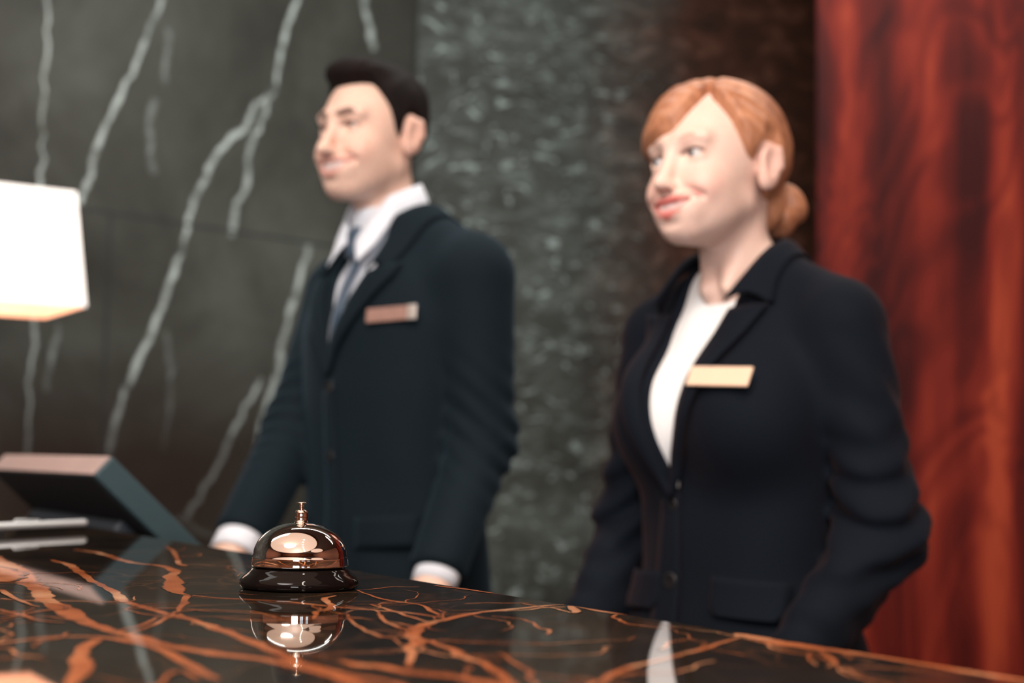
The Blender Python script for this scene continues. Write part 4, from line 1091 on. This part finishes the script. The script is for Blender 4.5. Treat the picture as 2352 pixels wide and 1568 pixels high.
m = MB(); m.add(slab_pts(-.15, .392, .012, .26, -.0015, .0), BF); m.build('screen', M['screen'], mon)
m = MB(); m.add(slab_pts(-.155, .392, .004, .265, .034, .036), BF); m.build('back_cover', M['monback'], mon)
m = MB(); m.add(slab_pts(-.12, .34, .085, .22, .036, .056), BF); m.build('rear_housing', M['housing'], mon, bevel=.006)
m = MB(); m.box((0, -.02, .05), (.05, .02, .05)); m.build('stand_neck', M['monback'], mon, bevel=.003)
m = MB(); m.box((0, .03, .008), (.12, .09, .008)); m.build('stand_foot', M['monback'], mon, bevel=.004)

# ------------------------------------------------------------------ pen on a small rest
a = Vector((-.612, 1.645, TOP+.0105)); e = Vector((-.534, 1.808, TOP+.0105)); d = (e-a).normalized()
pen = empty('pen', a); tag(pen, 'slim silver pen lying on a black rest by the counter edge', 'pen')
def pp(s_): return tuple(d*s_)
L_ = (e-a).length
m = MB(); m.tube([pp(0), pp(.012), pp(.02), pp(L_-.004), pp(L_)], [.0012, .0030, .0040, .0042, .0036], 20); m.build('barrel', M['silver'], pen, True)
m = MB(); m.tube([(d.x*.06, d.y*.06, .0045), (d.x*.062, d.y*.062, .0065), (d.x*.10, d.y*.10, .0055)], .0011, 8); m.build('clip', M['silver'], pen, True)
pr = empty('pen_rest', (a.x, a.y, TOP+.0003)); tag(pr, 'small black pen rest under the silver pen', 'rest')
for i, s_ in enumerate((.012, .030)):
    m = MB(); q = d*s_; m.box((q.x, q.y, .003), (.009, .003, .003)); m.build('cradle', M['monback'], pr, bevel=.0008)
m = MB(); q = d*.021; m.box((q.x, q.y, .001), (.010, .014, .001)); m.build('foot', M['monback'], pr)

# ------------------------------------------------------------------ lobby ceiling lights (seen in the bell's reflection)
def ceil_disc(x, y, r):
    o = empty('ceiling_light', (x, y, 3.4))
    m = MB(); m.lathe([(0, -.06), (r, -.06), (r, 0)], 48); m.build('diffuser', M['panel_on'], o, False)
    m = MB(); m.lathe([(r, -.08), (r+.05, -.08), (r+.05, 0)], 48); m.build('rim', M['brass'], o, False)
    return o
tag(ceil_disc(-1.2, -1.5, 3.3), 'large round lit ceiling light over the lobby floor', 'light')
tag(ceil_disc(3.4, -1.6, 1.3), 'smaller round lit ceiling light near the right lobby wall', 'light')
def downlight(first=[None]):
    if first[0] is None:
        o = empty('downlight', (0, 0, 3.4)); m = MB(); m.lathe([(0, -.05), (.03, -.045), (.045, -.02), (.045, 0)], 20); m.build('glow', M['lamp_on'], o, True)
        m = MB(); m.lathe([(.045, -.015), (.06, -.015), (.06, 0)], 20); m.build('rim', M['brass'], o, True); first[0] = o; return o
    s0 = first[0]; o = s0.copy(); COL.objects.link(o)
    for c in s0.children:
        k = c.copy(); COL.objects.link(k); k.parent = o
    return o
for i in range(9):
    o = downlight(); t_ = i/8; o.location = (.15+1.2*t_**1.6, .55-3.6*t_, 3.4)
    l = bpy.data.lights.new('downlight_lamp', 'SPOT'); l.energy = 66; l.color = (1, .86, .74); l.shadow_soft_size = .05; l.spot_size = math.radians(150); l.spot_blend = .6
    q = bpy.data.objects.new('downlight_lamp', l); COL.objects.link(q); q.location = (o.location.x, o.location.y, 3.34)
    tag(o, 'small warm downlight in the curved row over the lobby', 'light', 'downlights in a curved row')

# ------------------------------------------------------------------ people
man, man_head = make_man()
woman, wom_head = make_woman()

# ------------------------------------------------------------------ lights
def area(name, loc, target, sx, sy, power, col):
    l = bpy.data.lights.new(name, 'AREA'); l.shape = 'RECTANGLE'; l.size = sx; l.size_y = sy; l.energy = power; l.color = col
    o = bpy.data.objects.new(name, l); o.location = loc; COL.objects.link(o)
    o.rotation_euler = (Vector(target)-Vector(loc)).to_track_quat('-Z', 'Y').to_euler(); return o
kl = area('key_light', (-1.0, -.5, 3.32), (-.5, 1.2, 1.2), 1.3, 1.3, 112, (1, .95, .92)); kl.data.shape = 'DISK'
area('window_daylight', (-.2, -5.05, 1.3), (-.1, 2, 1.45), 1.5, 1.2, 150, (.95, .96, 1))
area('wall_wash', (.3, 2.9, 3.3), (-.1, 5.0, .9), 2.2, .8, 68, (.93, 1, .97))
area('wood_wash', (2.0, 2.6, 3.3), (1.8, 4.4, .9), 1.6, .5, 24, (1, .90, .82))
area('left_wash', (-1.6, 1.6, 3.2), (-1.6, 4.0, .9), 1.6, .8, 14, (.95, 1, 1))
l = bpy.data.lights.new('lamp_bulb_light', 'POINT'); l.energy = 2.5; l.color = (1, .8, .6); l.shadow_soft_size = .05
o = bpy.data.objects.new('lamp_bulb_light', l); o.location = (lx, ly, DESK+.76); COL.objects.link(o)
w = bpy.data.worlds.new('world'); S.world = w; w.use_nodes = True
w.node_tree.nodes['Background'].inputs[0].default_value = (.9, .85, .8, 1); w.node_tree.nodes['Background'].inputs[1].default_value = .15

# ------------------------------------------------------------------ camera
cam = bpy.data.cameras.new('camera'); co = bpy.data.objects.new('camera', cam); COL.objects.link(co); S.camera = co
cam.sensor_width = 36; cam.lens = 50; cam.clip_start = .02
R = Matrix.Rotation(math.radians(90+4.9), 4, 'X') @ Matrix.Rotation(math.radians(1.0), 4, 'Z')
co.matrix_world = Matrix.Translation((0, 0, 1.144)) @ R
cam.dof.use_dof = True; cam.dof.focus_distance = 1.03; cam.dof.aperture_fstop = 4.6; cam.dof.aperture_blades = 0
S.view_settings.view_transform = 'Standard'; S.view_settings.look = 'None'; S.view_settings.exposure = 0; S.view_settings.gamma = 1
